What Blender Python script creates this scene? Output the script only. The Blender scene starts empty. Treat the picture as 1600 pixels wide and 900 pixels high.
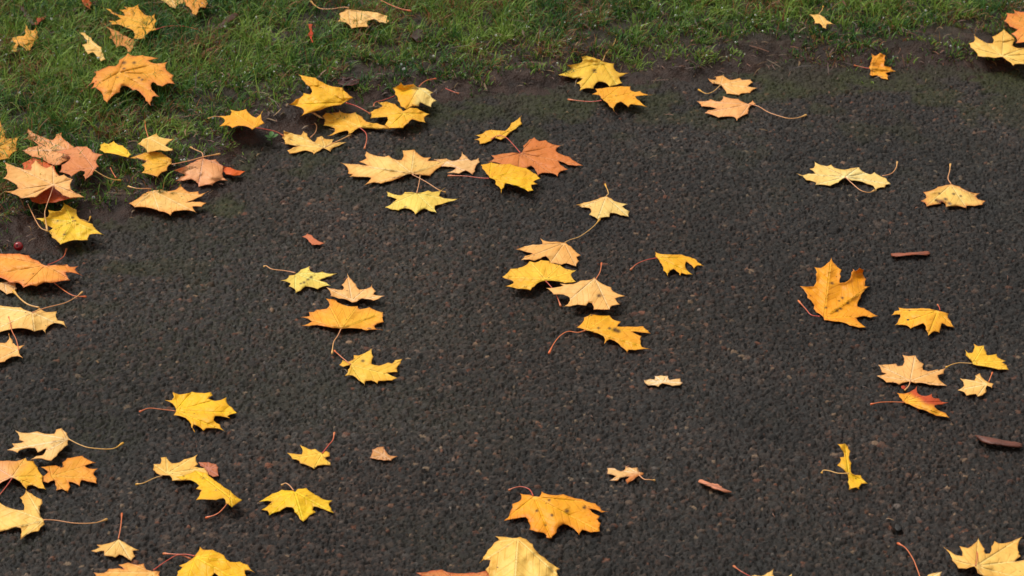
import bpy, math, random
import numpy as np
from mathutils import Vector
from mathutils.geometry import delaunay_2d_cdt

random.seed(7); RNG = np.random.default_rng(11)
SC = bpy.context.scene
COL = SC.collection

# ------------------------------------------------------------------ camera, sky, sun, exposure
CAM_H = 2.07; PITCH = math.radians(28.0); HFOV = math.radians(20.0)
cam_d = bpy.data.cameras.new('camera'); cam = bpy.data.objects.new('camera', cam_d); COL.objects.link(cam)
cam.location = (0, 0, CAM_H); cam.rotation_euler = (math.radians(90) - PITCH, 0, 0)
cam_d.angle = HFOV; cam_d.clip_start = 0.05; cam_d.clip_end = 2000
cam_d.dof.use_dof = True; cam_d.dof.focus_distance = 4.25; cam_d.dof.aperture_fstop = 14.0
SC.camera = cam

SUN_EL = math.radians(56); SUN_AZ = math.radians(-55)      # azimuth from +Y (away from the camera), overcast
w = bpy.data.worlds.new('World'); SC.world = w; w.use_nodes = True
nt = w.node_tree; nt.nodes.clear()
out = nt.nodes.new('ShaderNodeOutputWorld'); bg = nt.nodes.new('ShaderNodeBackground')
sky = nt.nodes.new('ShaderNodeTexSky'); sky.sky_type = 'NISHITA'; sky.sun_disc = False
sky.sun_elevation = SUN_EL; sky.sun_rotation = SUN_AZ
hs = nt.nodes.new('ShaderNodeHueSaturation'); hs.inputs['Saturation'].default_value = 0.10
nt.links.new(sky.outputs[0], hs.inputs['Color']); 
tcw = nt.nodes.new('ShaderNodeTexCoord'); sxw = nt.nodes.new('ShaderNodeSeparateXYZ'); nt.links.new(tcw.outputs['Generated'], sxw.inputs[0])
mrw = nt.nodes.new('ShaderNodeMapRange'); mrw.interpolation_type = 'SMOOTHSTEP'; nt.links.new(sxw.outputs[2], mrw.inputs[0])
mrw.inputs[1].default_value = 0.22; mrw.inputs[2].default_value = 0.62        # low sky dimmed in its colour, in place of unseen trees, against grey reflections
mxw = nt.nodes.new('ShaderNodeMix'); mxw.data_type = 'RGBA'; mxw.inputs[6].default_value = (0.46, 0.41, 0.33, 1); mxw.inputs[7].default_value = (1.0, 0.97, 0.92, 1)
nt.links.new(mrw.outputs[0], mxw.inputs[0]); muw = nt.nodes.new('ShaderNodeMix'); muw.data_type = 'RGBA'; muw.blend_type = 'MULTIPLY'; muw.inputs[0].default_value = 1
nt.links.new(hs.outputs[0], muw.inputs[6]); nt.links.new(mxw.outputs[2], muw.inputs[7]); nt.links.new(muw.outputs[2], bg.inputs[0])
bg.inputs[1].default_value = 0.135; nt.links.new(bg.outputs[0], out.inputs[0])
sl = bpy.data.lights.new('sun', 'SUN'); sl.energy = 1.5; sl.angle = math.radians(26); sl.color = (1, 0.96, 0.90)
so = bpy.data.objects.new('sun', sl); COL.objects.link(so)
so.rotation_euler = Vector((math.sin(SUN_AZ)*math.cos(SUN_EL), math.cos(SUN_AZ)*math.cos(SUN_EL), math.sin(SUN_EL))).to_track_quat('Z', 'Y').to_euler()
vs = SC.view_settings; vs.view_transform = 'Standard'; vs.look = 'None'; vs.gamma = 1; vs.exposure = 0.86
try: vs.use_curve_mapping = False
except Exception: pass
SC.cycles.use_denoising = True
SC.cycles.max_bounces = 8; SC.cycles.transmission_bounces = 6

# ------------------------------------------------------------------ helpers
def lin(c, k=1.0):
    o = []
    for v in c:
        v /= 255.0
        o.append((v/12.92 if v <= 0.04045 else ((v+0.055)/1.055)**2.4)*k)
    return np.array(o)
TH = math.tan(HFOV/2); CP, SP = math.cos(PITCH), math.sin(PITCH)
def ground(px, py):
    """point of the ground plane seen at a spot of the photograph"""
    px = np.asarray(px, float); py = np.asarray(py, float)
    rx = (px-800)/800*TH; ry = (450-py)/800*TH
    dy = CP + ry*SP; dz = -SP + ry*CP
    t = CAM_H/(-dz)
    return np.stack([rx*t, dy*t], -1)
_T = np.random.default_rng(5).random((8, 256, 256))
def vn(x, y, s, k=0):
    """smooth value noise 0..1, cell size s"""
    u = x/s + 71.3*k; v = y/s + 37.7*k
    iu = np.floor(u).astype(int); iv = np.floor(v).astype(int); fu = u-iu; fv = v-iv
    fu = fu*fu*(3-2*fu); fv = fv*fv*(3-2*fv); T = _T[k % 8]
    a = T[iu & 255, iv & 255]; b = T[(iu+1) & 255, iv & 255]; c = T[iu & 255, (iv+1) & 255]; d = T[(iu+1) & 255, (iv+1) & 255]
    return (a*(1-fu)+b*fu)*(1-fv) + (c*(1-fu)+d*fu)*fv
def fbm(x, y, s, k=0, o=4):
    r = 0; a = 1; n = 0
    for i in range(o):
        r = r + a*vn(x, y, s/2**i, k+i); n += a; a *= 0.5
    return r/n
def sstep(a, b, x):
    t = np.clip((x-a)/(b-a), 0, 1); return t*t*(3-2*t)
# path edge, traced where turf and earth give way to the asphalt
_bp = ground(*np.array([(-330,470),(0,392),(90,376),(150,345),(205,325),(250,318),(320,290),(370,262),(400,235),(440,205),
      (520,190),(600,165),(680,150),(780,143),(850,140),(900,136),(1000,122),(1100,122),(1200,110),(1330,113),(1600,104),(1950,92)], float).T)
BORDER = np.vstack([[-60, _bp[0][1]-9], _bp[:1] + [-6, -2.5], _bp, _bp[-1:] + [8, 0.5], [[80, _bp[-1][1]+3]]])
def dborder(x, y):
    """signed distance to the path edge, positive on the verge"""
    x = np.asarray(x, float); y = np.asarray(y, float)
    best = np.full(x.shape, 1e9); sg = np.ones(x.shape)
    for (ax, ay), (bx, by) in zip(BORDER[:-1], BORDER[1:]):
        ex, ey = bx-ax, by-ay
        t = np.clip(((x-ax)*ex + (y-ay)*ey)/(ex*ex+ey*ey), 0, 1)
        dx = x-ax-t*ex; dy = y-ay-t*ey; d = dx*dx+dy*dy
        m = d < best
        best = np.where(m, d, best); sg = np.where(m, np.sign(ex*dy - ey*dx + 1e-12), sg)
    return np.sqrt(best)*sg
def soil_z(x, y, d=None, fine=True):
    if d is None: d = dborder(x, y)
    w_ = d + (fbm(x, y, 0.09, 2, 4)-0.5)*0.17
    z = np.clip(w_*0.22, -0.03, 0.016) + 0.001
    if fine:
        z = z + (fbm(x, y, 0.026, 1, 5)-0.5)*0.015*sstep(-0.06, 0.05, d)
    return z
def terrain(x, y):
    return float(np.maximum(0.0, soil_z(np.array([x]), np.array([y]))[0]))

def mesh_obj(name, V, F, mat, parent=None, cols=None, attrs=None, smooth=True, loc=None):
    me = bpy.data.meshes.new(name)
    V = np.asarray(V, np.float32)
    if isinstance(F, np.ndarray):
        k = F.shape[1]
        me.vertices.add(len(V)); me.vertices.foreach_set('co', V.ravel())
        me.loops.add(F.size); me.loops.foreach_set('vertex_index', F.astype(np.int32).ravel())
        me.polygons.add(len(F)); me.polygons.foreach_set('loop_start', np.arange(0, F.size, k, dtype=np.int32))
        me.polygons.foreach_set('loop_total', np.full(len(F), k, np.int32))
        me.update(calc_edges=True)
    else:
        me.from_pydata([tuple(v) for v in V.tolist()], [], F); me.update()
    if smooth: me.polygons.foreach_set('use_smooth', np.ones(len(me.polygons), bool))
    if cols is not None:
        c = np.ones((len(V), 4), np.float32); c[:, :3] = cols
        a = me.color_attributes.new('tint', 'FLOAT_COLOR', 'POINT'); a.data.foreach_set('color', c.ravel())
    for k, v in (attrs or {}).items():
        a = me.attributes.new(k, 'FLOAT', 'POINT'); a.data.foreach_set('value', np.asarray(v, np.float32))
    me.materials.append(mat)
    o = bpy.data.objects.new(name, me); COL.objects.link(o)
    if parent: o.parent = parent
    if loc is not None: o.location = loc
    return o
def tag(o, label=None, cat=None, group=None, kind=None):
    if label: o['label'] = label
    if cat: o['category'] = cat
    if group: o['group'] = group
    if kind: o['kind'] = kind
    return o

class NT:
    def __init__(s, name):
        s.m = bpy.data.materials.new(name); s.m.use_nodes = True; s.t = s.m.node_tree; s.t.nodes.clear()
        s.out = s.n('ShaderNodeOutputMaterial')
    def n(s, typ, **kw):
        nd = s.t.nodes.new(typ)
        for k, v in kw.items():
            if k.startswith('i_'):
                key = k[2:]; key = int(key) if key.isdigit() else key.replace('_', ' ')
                s.put(nd.inputs[key], v)
            else: setattr(nd, k, v)
        return nd
    def put(s, sock, v):
        if isinstance(v, bpy.types.NodeSocket): s.t.links.new(v, sock)
        elif isinstance(v, bpy.types.Node): s.t.links.new(v.outputs[0], sock)
        else: sock.default_value = v
    def attr(s, name): return s.n('ShaderNodeAttribute', attribute_name=name)
    def math(s, op, a, b=0.0, c=None):
        nd = s.n('ShaderNodeMath', operation=op); s.put(nd.inputs[0], a); s.put(nd.inputs[1], b)
        if c is not None: s.put(nd.inputs[2], c)
        return nd.outputs[0]
    def noise(s, scale, detail=4, rough=0.55, vec=None):
        nd = s.n('ShaderNodeTexNoise', i_Scale=scale, i_Detail=detail, i_Roughness=rough)
        s.put(nd.inputs['Vector'], vec if vec is not None else s.obj()); return nd.outputs[0]
    def obj(s):
        if not hasattr(s, '_tc'): s._tc = s.n('ShaderNodeTexCoord')
        return s._tc.outputs['Object']
    def ramp(s, f, a, b):
        nd = s.n('ShaderNodeMapRange', interpolation_type='SMOOTHSTEP'); s.put(nd.inputs[0], f)
        nd.inputs[1].default_value = a; nd.inputs[2].default_value = b; return nd.outputs[0]
    def mix(s, f, a, b, mode='MIX'):
        nd = s.n('ShaderNodeMix', data_type='RGBA', blend_type=mode); s.put(nd.inputs[0], f)
        s.put(nd.inputs[6], a); s.put(nd.inputs[7], b); return nd.outputs[2]
    def bump(s, h, st, dist):
        nd = s.n('ShaderNodeBump'); s.put(nd.inputs['Height'], h); nd.inputs['Strength'].default_value = st
        nd.inputs['Distance'].default_value = dist; return nd.outputs[0]
def rgba(c): return (float(c[0]), float(c[1]), float(c[2]), 1.0)

# ------------------------------------------------------------------ materials
def mat_leaf():
    t = NT('leaf_blade'); tint = t.attr('tint').outputs[0]
    vd = t.attr('vd').outputs['Fac']; chev = t.attr('chev').outputs['Fac']; edge = t.attr('edge').outputs['Fac']
    seed = t.attr('seed').outputs['Fac']
    off = t.n('ShaderNodeVectorMath', operation='ADD'); t.put(off.inputs[0], t.obj())
    cx = t.n('ShaderNodeCombineXYZ'); t.put(cx.inputs[0], seed); t.put(cx.inputs[1], seed); t.put(off.inputs[1], cx.outputs[0])
    P = off.outputs[0]
    n1 = t.noise(45, 5, 0.6, P); n2 = t.noise(230, 4, 0.6, P); n3 = t.noise(18, 3, 0.5, P)
    # paler and darker mottling
    c = t.mix(t.math('MULTIPLY', t.ramp(n1, 0.46, 0.74), 0.45), tint, t.mix(1.0, tint, rgba((0.95, 0.80, 0.58)), 'MULTIPLY'))
    c = t.mix(t.math('MULTIPLY', t.ramp(n3, 0.5, 0.75), 0.40), c, t.mix(1.0, c, rgba((1.12, 1.25, 1.6)), 'MULTIPLY'))
    c = t.mix(t.math('MULTIPLY', t.ramp(n2, 0.5, 0.85), 0.22), c, t.mix(1.0, c, rgba((0.75, 0.5, 0.35)), 'MULTIPLY'))
    nb = t.noise(11, 2, 0.5, P)
    c = t.mix(t.ramp(nb, 0.35, 0.68), t.mix(1.0, c, rgba((0.96, 0.88, 0.74)), 'MULTIPLY'), t.mix(1.0, c, rgba((1.04, 1.07, 1.12)), 'MULTIPLY'))
    # veins
    vm = t.math('SUBTRACT', 1.0, t.ramp(vd, 0.0003, 0.0016))
    c = t.mix(t.math('MULTIPLY', vm, 0.70), c, t.mix(1.0, c, rgba((1.1, 1.35, 2.2)), 'MULTIPLY'))
    ch = t.math('ADD', chev, t.math('MULTIPLY', t.math('SUBTRACT', n1, 0.5), 0.006))
    fr = t.math('FRACT', t.math('MULTIPLY', ch, 85.0))
    sv = t.math('SUBTRACT', 1.0, t.ramp(t.math('ABSOLUTE', t.math('SUBTRACT', fr, 0.5)), 0.0, 0.16))
    c = t.mix(t.math('MULTIPLY', sv, 0.30), c, t.mix(1.0, c, rgba((0.86, 0.70, 0.48)), 'MULTIPLY'))
    # browned rim and blemishes
    rim = t.math('SUBTRACT', 1.0, t.ramp(t.math('ADD', edge, t.math('MULTIPLY', t.math('SUBTRACT', n1, 0.5), 0.006)), 0.0002, 0.0024))
    c = t.mix(t.math('MULTIPLY', rim, 0.38), c, rgba(lin((160, 72, 28))))
    vor = t.n('ShaderNodeTexVoronoi', i_Scale=70.0); t.put(vor.inputs['Vector'], P)
    sc_ = t.n('ShaderNodeSeparateColor'); t.put(sc_.inputs[0], vor.outputs['Color'])
    spot = t.math('MULTIPLY', t.math('SUBTRACT', 1.0, t.ramp(vor.outputs['Distance'], 0.05, 0.14)), t.math('GREATER_THAN', sc_.outputs[0], 0.68))
    c = t.mix(t.math('MULTIPLY', spot, 0.75), c, rgba(lin((95, 50, 22))))
    n4 = t.noise(30, 6, 0.75, P)
    bl = t.math('MULTIPLY', t.ramp(n4, 0.62, 0.71), t.math('SUBTRACT', 1.0, t.ramp(t.math('MINIMUM', vd, 1.0), 0.003, 0.010)))
    c = t.mix(t.math('MULTIPLY', bl, 0.6), c, rgba(lin((130, 65, 25))))
    h = t.math('ADD', t.math('MULTIPLY', vm, -0.6), t.math('MULTIPLY', sv, -0.25))
    h = t.math('ADD', h, t.math('MULTIPLY', n1, 1.4)); h = t.math('ADD', h, t.math('MULTIPLY', n2, 0.5))
    bp = t.bump(h, 1.0, 0.0014)
    b = t.n('ShaderNodeBsdfPrincipled', i_Base_Color=c, i_Normal=bp); b.inputs['Specular IOR Level'].default_value = 0.32
    t.put(b.inputs['Roughness'], t.math('ADD', 0.33, t.math('MULTIPLY', n2, 0.25)))
    tr = t.n('ShaderNodeBsdfTranslucent', i_Normal=bp); t.put(tr.inputs[0], t.mix(1.0, c, rgba((1, 0.92, 0.72)), 'MULTIPLY'))
    mx = t.n('ShaderNodeMixShader'); mx.inputs[0].default_value = 0.24
    t.put(mx.inputs[1], b.outputs[0]); t.put(mx.inputs[2], tr.outputs[0]); t.put(t.out.inputs[0], mx.outputs[0])
    return t.m
def mat_simple(name, rough=0.5, spec=0.4, nscale=200, bump=0.4, bd=0.0006, var=0.35, trans=0.0):
    t = NT(name); tint = t.attr('tint').outputs[0]; n = t.noise(nscale, 4)
    c = t.mix(t.math('MULTIPLY', n, var), tint, t.mix(1.0, tint, rgba((0.45, 0.4, 0.35)), 'MULTIPLY'))
    b = t.n('ShaderNodeBsdfPrincipled', i_Base_Color=c, i_Roughness=rough, i_Normal=t.bump(n, bump, bd))
    b.inputs['Specular IOR Level'].default_value = spec
    if trans:
        tr = t.n('ShaderNodeBsdfTranslucent'); t.put(tr.inputs[0], c)
        mx = t.n('ShaderNodeMixShader'); mx.inputs[0].default_value = trans
        t.put(mx.inputs[1], b.outputs[0]); t.put(mx.inputs[2], tr.outputs[0]); t.put(t.out.inputs[0], mx.outputs[0])
    else: t.put(t.out.inputs[0], b.outputs[0])
    return t.m
def mat_asphalt():
    t = NT('wet_asphalt'); tint = t.attr('tint').outputs[0]; wet = t.attr('wet').outputs['Fac']
    n = t.noise(900, 3, 0.6); n2 = t.noise(260, 4, 0.6); n3 = t.noise(6, 3, 0.5)
    c = t.mix(t.ramp(n, 0.35, 0.7), t.mix(1.0, tint, rgba((0.6, 0.58, 0.56)), 'MULTIPLY'), t.mix(1.0, tint, rgba((1.4, 1.38, 1.35)), 'MULTIPLY'))
    h = t.math('ADD', t.math('MULTIPLY', n, 0.5), n2)
    b = t.n('ShaderNodeBsdfPrincipled', i_Base_Color=c, i_Normal=t.bump(h, 1.0, 0.0020))
    b.inputs['Specular IOR Level'].default_value = 0.27
    r = t.math('SUBTRACT', t.math('ADD', 0.58, t.math('MULTIPLY', n2, 0.2)), t.math('MULTIPLY', wet, 0.36))
    t.put(b.inputs['Roughness'], r); t.put(t.out.inputs[0], b.outputs[0]); return t.m
M_LEAF = mat_leaf()
M_STALK = mat_simple('leaf_stalk', 0.35, 0.5, 300, 0.3, 0.0003, 0.25)
M_GRASS = mat_simple('grass_blades', 0.45, 0.18, 120, 0.1, 0.0003, 0.3, 0.25)
M_SOIL = mat_simple('wet_earth', 0.55, 0.22, 260, 1.0, 0.004, 0.9)
M_ASPH = mat_asphalt()
M_WOOD = mat_simple('dead_wood', 0.5, 0.35, 260, 0.8, 0.001, 0.7)
M_FRUIT = mat_simple('fruit_skin', 0.22, 0.6, 60, 0.1, 0.0003, 0.3)
def mat_water():
    t = NT('water_drop'); b = t.n('ShaderNodeBsdfPrincipled', i_Roughness=0.02, i_IOR=1.33)
    b.inputs['Transmission Weight'].default_value = 0.7; b.inputs['Specular IOR Level'].default_value = 0.9; b.inputs['Base Color'].default_value = (1, 1, 1, 1)  # some opaque white mixed in, a painted stand-in for the drops' sparkle
    t.put(t.out.inputs[0], b.outputs[0]); return t.m
M_WATER = mat_water()

# ------------------------------------------------------------------ the path: one sheet, fine where the photo looks
def axis(a, b, step, far_lo, far_hi):
    mid = list(np.arange(a, b, step)); lo = []; s = step; v = a
    while v > far_lo: s *= 1.5; v -= s; lo.append(v)
    hi = []; s = step; v = mid[-1]
    while v < far_hi: s *= 1.5; v += s; hi.append(v)
    return np.array(lo[::-1] + mid + hi)
def grid(xs, ys):
    X, Y = np.meshgrid(xs, ys); n, m = X.shape
    i = np.arange((n-1)*(m-1)); r = i//(m-1); c = i % (m-1); a = r*m+c
    return X.ravel(), Y.ravel(), np.stack([a, a+1, a+m+1, a+m], 1), n, m

def build_path():
    FX0, FX1, FY0, FY1 = -1.32, 1.32, 2.70, 4.98; dx, dy = 0.0016, 0.0023
    xs = axis(FX0, FX1, dx, -40, 40); ys = axis(FY0, FY1, dy, -30, 7.0)
    X, Y, F, n, m = grid(xs, ys)
    ix0 = int(np.searchsorted(xs, FX0-1e-9)); iy0 = int(np.searchsorted(ys, FY0-1e-9))
    H = np.full(n*m, -0.0022); own = np.full(n*m, -1)
    # aggregate: pebbles pressed into the binder
    sp = 0.0039
    gx, gy = np.meshgrid(np.arange(FX0, FX1, sp), np.arange(FY0, FY1, sp))
    gx = gx.ravel() + RNG.uniform(-.5, .5, gx.size)*sp; gy = gy.ravel() + RNG.uniform(-.5, .5, gy.size)*sp
    N = gx.size
    big = RNG.random(N)
    rad = np.where(big > 0.90, RNG.uniform(.0036, .0062, N), RNG.uniform(.0012, .0038, N))
    hh = RNG.uniform(0.15, 1.0, N)**1.8*0.0025*(rad/0.003)**0.5
    dense = 0.60 + 0.9*fbm(gx, gy, 0.05, 3, 3); keep = RNG.random(N) < dense
    gx, gy, rad, hh = gx[keep], gy[keep], rad[keep], hh[keep]; N = len(gx)
    ang = RNG.uniform(0, math.pi, N); asp = RNG.uniform(0.55, 1.0, N)
    tx = RNG.normal(0, 0.20, N); ty = RNG.normal(0, 0.20, N)
    cx = np.round((gx-FX0)/dx).astype(int)+ix0; cy = np.round((gy-FY0)/dy).astype(int)+iy0
    ca, sa = np.cos(ang), np.sin(ang)
    for j in range(-3, 4):
        for i in range(-4, 5):
            jx = np.clip(cx+i, 0, m-1); jy = np.clip(cy+j, 0, n-1)
            ex = xs[jx]-gx; ey = ys[jy]-gy
            u = ex*ca+ey*sa; v = (-ex*sa+ey*ca)/asp
            q = (u*u+v*v)/(rad*rad); ok = q < 1
            z = hh*np.sqrt(np.clip(1-q**1.6, 0, 1)) + (tx*ex+ty*ey)
            k = (jy*m+jx)[ok]; zz = z[ok]; idn = np.nonzero(ok)[0]
            better = zz > H[k]; k, zz, idn = k[better], zz[better], idn[better]
            order = np.argsort(zz, kind='stable'); k, zz, idn = k[order], zz[order], idn[order]
            H[k] = zz; own[k] = idn
    near = (X > FX0-.1) & (X < FX1+.1) & (Y > FY0-.1) & (Y < FY1+.1)
    H = H + np.where(near, (fbm(X, Y, 0.012, 4, 3)-.5)*0.0024 + (fbm(X, Y, 0.16, 5, 2)-.5)*0.003, 0)
    # a shallow crumbled pit
    pit = ground(1402, 825); H -= 0.009*np.exp(-(((X-pit[0])/0.006)**2+((Y-pit[1])/0.012)**2))
    d = dborder(X, Y)
    # stone colours
    r = RNG.random(N); base = np.empty((N, 3)); g = RNG.lognormal(-.12, 0.68, N)
    base[:] = np.array([0.0225, 0.0165, 0.0140]); base *= g[:, None]
    base[r > 0.60] = (np.array([0.0185, 0.0175, 0.0175])*g[:, None])[r > 0.60]
    base[r > 0.80] = (np.array([0.037, 0.0200, 0.0130])*g[:, None])[r > 0.80]
    base[r > 0.935] = (np.array([0.075, 0.054, 0.042])*np.clip(g, .6, 1.8)[:, None])[r > 0.935]
    base[r > 0.976] = (np.array([0.125, 0.052, 0.030])*np.clip(g, .6, 1.6)[:, None])[r > 0.976]
    base[r > 0.993] = np.array([0.25, 0.19, 0.135])
    C = np.tile(np.array([0.0085, 0.0064, 0.0053]), (n*m, 1))
    has = own >= 0; C[has] = base[own[has]]
    C[~near] = [0.020, 0.0165, 0.014]
    blotch = fbm(X, Y, 0.35, 6, 4); C *= (-0.02 + 0.62*blotch + 0.42*fbm(X, Y, 0.09, 2, 3))[:, None]; C *= 1+(fbm(X, Y, .5, 3, 2)-.5)[:, None]*np.array([.45, .05, -.15])
    C *= np.array([1.14, .99, .86])
    # moss: along the edge in cushions, thin film towards the left
    mo = sstep(0.50, 0.66, fbm(X, Y, 0.07, 2, 4) + 0.34*np.exp(-np.clip(-d, 0, 9)/0.10) - 0.08)*np.exp(-np.clip(-d-0.03, 0, 9)/0.16)
    film = sstep(0.40, 0.64, fbm(X, Y, 0.22, 7, 4))*sstep(0.55, -0.75, X)*0.75 + 0.15*sstep(.5, .7, fbm(X, Y, .1, 1, 3))
    MC = np.array([0.026, 0.031, 0.0035])*(0.5+1.0*fbm(X, Y, 0.006, 3, 2))[:, None]
    a = np.clip(mo*0.92, 0, 1)[:, None]; C = C*(1-a) + MC*a
    a = (np.clip(film, 0, 1)*(H < 0.0006+0.0008*blotch))[:, None]; C = C*(1-a) + np.array([0.0125, 0.0125, 0.0035])*a
    # earth washed over the edge
    e = sstep(-0.09, 0.02, d + (fbm(X, Y, 0.06, 0, 4)-.5)*0.16)*0.75
    C = C*(1-e[:, None]) + (np.array([0.022, 0.0135, 0.0098])*(0.4+1.2*fbm(X, Y, .008, 5, 3))[:, None])*e[:, None]
    H = H + np.where(near, mo*(fbm(X, Y, 0.01, 6, 3))*0.004, 0)
    sw = RNG.random(N)**2; wet = np.full(n*m, .3); wet[has] = sw[own[has]]; wet = np.clip(wet*(.4+.8*sstep(0.35, 0.65, fbm(X, Y, 0.3, 3, 3))) - mo, 0, 1)
    o = mesh_obj('asphalt_path', np.stack([X, Y, H-0.0026], 1), F, M_ASPH, cols=C, attrs={'wet': wet})
    return tag(o, kind='structure')
build_path()

def build_soil():
    xs = axis(-1.5, 1.5, 0.0032, -300, 300); ys = axis(3.75, 5.75, 0.0045, -300, 900)
    X, Y, F, n, m = grid(xs, ys); d = dborder(X, Y)
    near = (np.abs(X) < 1.7) & (Y > 3.5) & (Y < 6)
    Z = np.where(near, soil_z(X, Y, d), np.where(d > 0, 0.014, -0.03))
    Z = np.where((~near) & (np.abs(d) < 0.3), np.clip(d*0.2, -0.03, 0.014)+.002, Z)
    Z = np.where(near & (d > 0), Z + (fbm(X, Y, 0.009, 2, 2)-.5)*0.007, Z)
    k = fbm(X, Y, 0.02, 3, 4); C = np.array([0.032, 0.0155, 0.0098])*(0.10+1.8*k)[:, None]
    gm = sstep(0.03, 0.18, d)[:, None]*0.35; C = C*(1-gm) + np.array([0.020, 0.030, 0.007])*gm
    reddish = sstep(.6, .75, fbm(X, Y, 0.03, 6, 3))[:, None]*.4; C = C*(1-reddish)+np.array([0.045, 0.017, 0.009])*reddish
    C[~near & (d > 0)] = [0.03, 0.045, 0.014]
    return tag(mesh_obj('ground', np.stack([X, Y, Z], 1), F, M_SOIL, cols=C), kind='structure')
build_soil()

# ------------------------------------------------------------------ turf
HOLES = [(160,215,34,10),(275,195,22,12),(330,50,15,10),(500,48,40,22),(440,70,22,14),(650,48,16,10),(570,125,40,14),(1040,45,14,12),
         (960,55,26,14),(1200,80,60,10),(1500,55,40,10),(1545,12,30,12),(1480,70,50,12),(1395,12,26,8),(30,205,26,16),(165,288,50,14),(40,365,30,16),
         (930,75,50,14),(760,40,14,10),(200,240,20,10),(420,25,10,8),(300,240,30,10)]
_hg = [(ground(a, b), abs(ground(a+c, b)[0]-ground(a, b)[0]), abs(ground(a, b-e)[1]-ground(a, b)[1])) for a, b, c, e in HOLES]
TUFTS = [(18,350,40,22),(195,322,26,8),(150,300,40,12),(330,244,26,8),(60,325,30,14),(250,312,18,6),(8,385,22,8),(1428,100,10,4),(1350,127,12,4),
         (930,105,14,5),(560,140,26,8),(370,240,22,6),(1225,98,16,5),(1110,72,30,6),(660,115,30,6),(735,150,5,3),(1515,95,40,6),(500,195,12,4)]
_tuft = [(ground(a, b), abs(ground(a+c, b)[0]-ground(a, b)[0]), abs(ground(a, b-e)[1]-ground(a, b)[1])) for a, b, c, e in TUFTS]
def turf_density(x, y):
    d = dborder(x, y)
    nz = fbm(x, y, 0.07, 4, 3)
    w_ = sstep(-0.25, 0.25, x)                         # on the right a strip of bare earth lies before the turf
    p = sstep(0.0, 0.09, d - 0.0 - 0.035*w_ + (nz-.5)*0.24)
    p = p*(0.45+0.55*sstep(0.32, 0.52, nz + 0.28*sstep(0.1, 0.4, d)))
    p = np.maximum(p, 0.8*sstep(0.52, 0.64, fbm(x, y, 0.040, 7, 3))*sstep(0.0, 0.05, d))
    for c, rx, ry in _tuft:
        p = np.maximum(p, .85*np.exp(-(((x-c[0])/rx)**2+((y-c[1])/ry)**2))*sstep(.25, .6, fbm(x, y, .02, 1, 2)))
    for c, rx, ry in _hg:
        p = p*(1-0.9*np.exp(-(((x-c[0])/rx)**2+((y-c[1])/ry)**2)**2))
    return p
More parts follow.
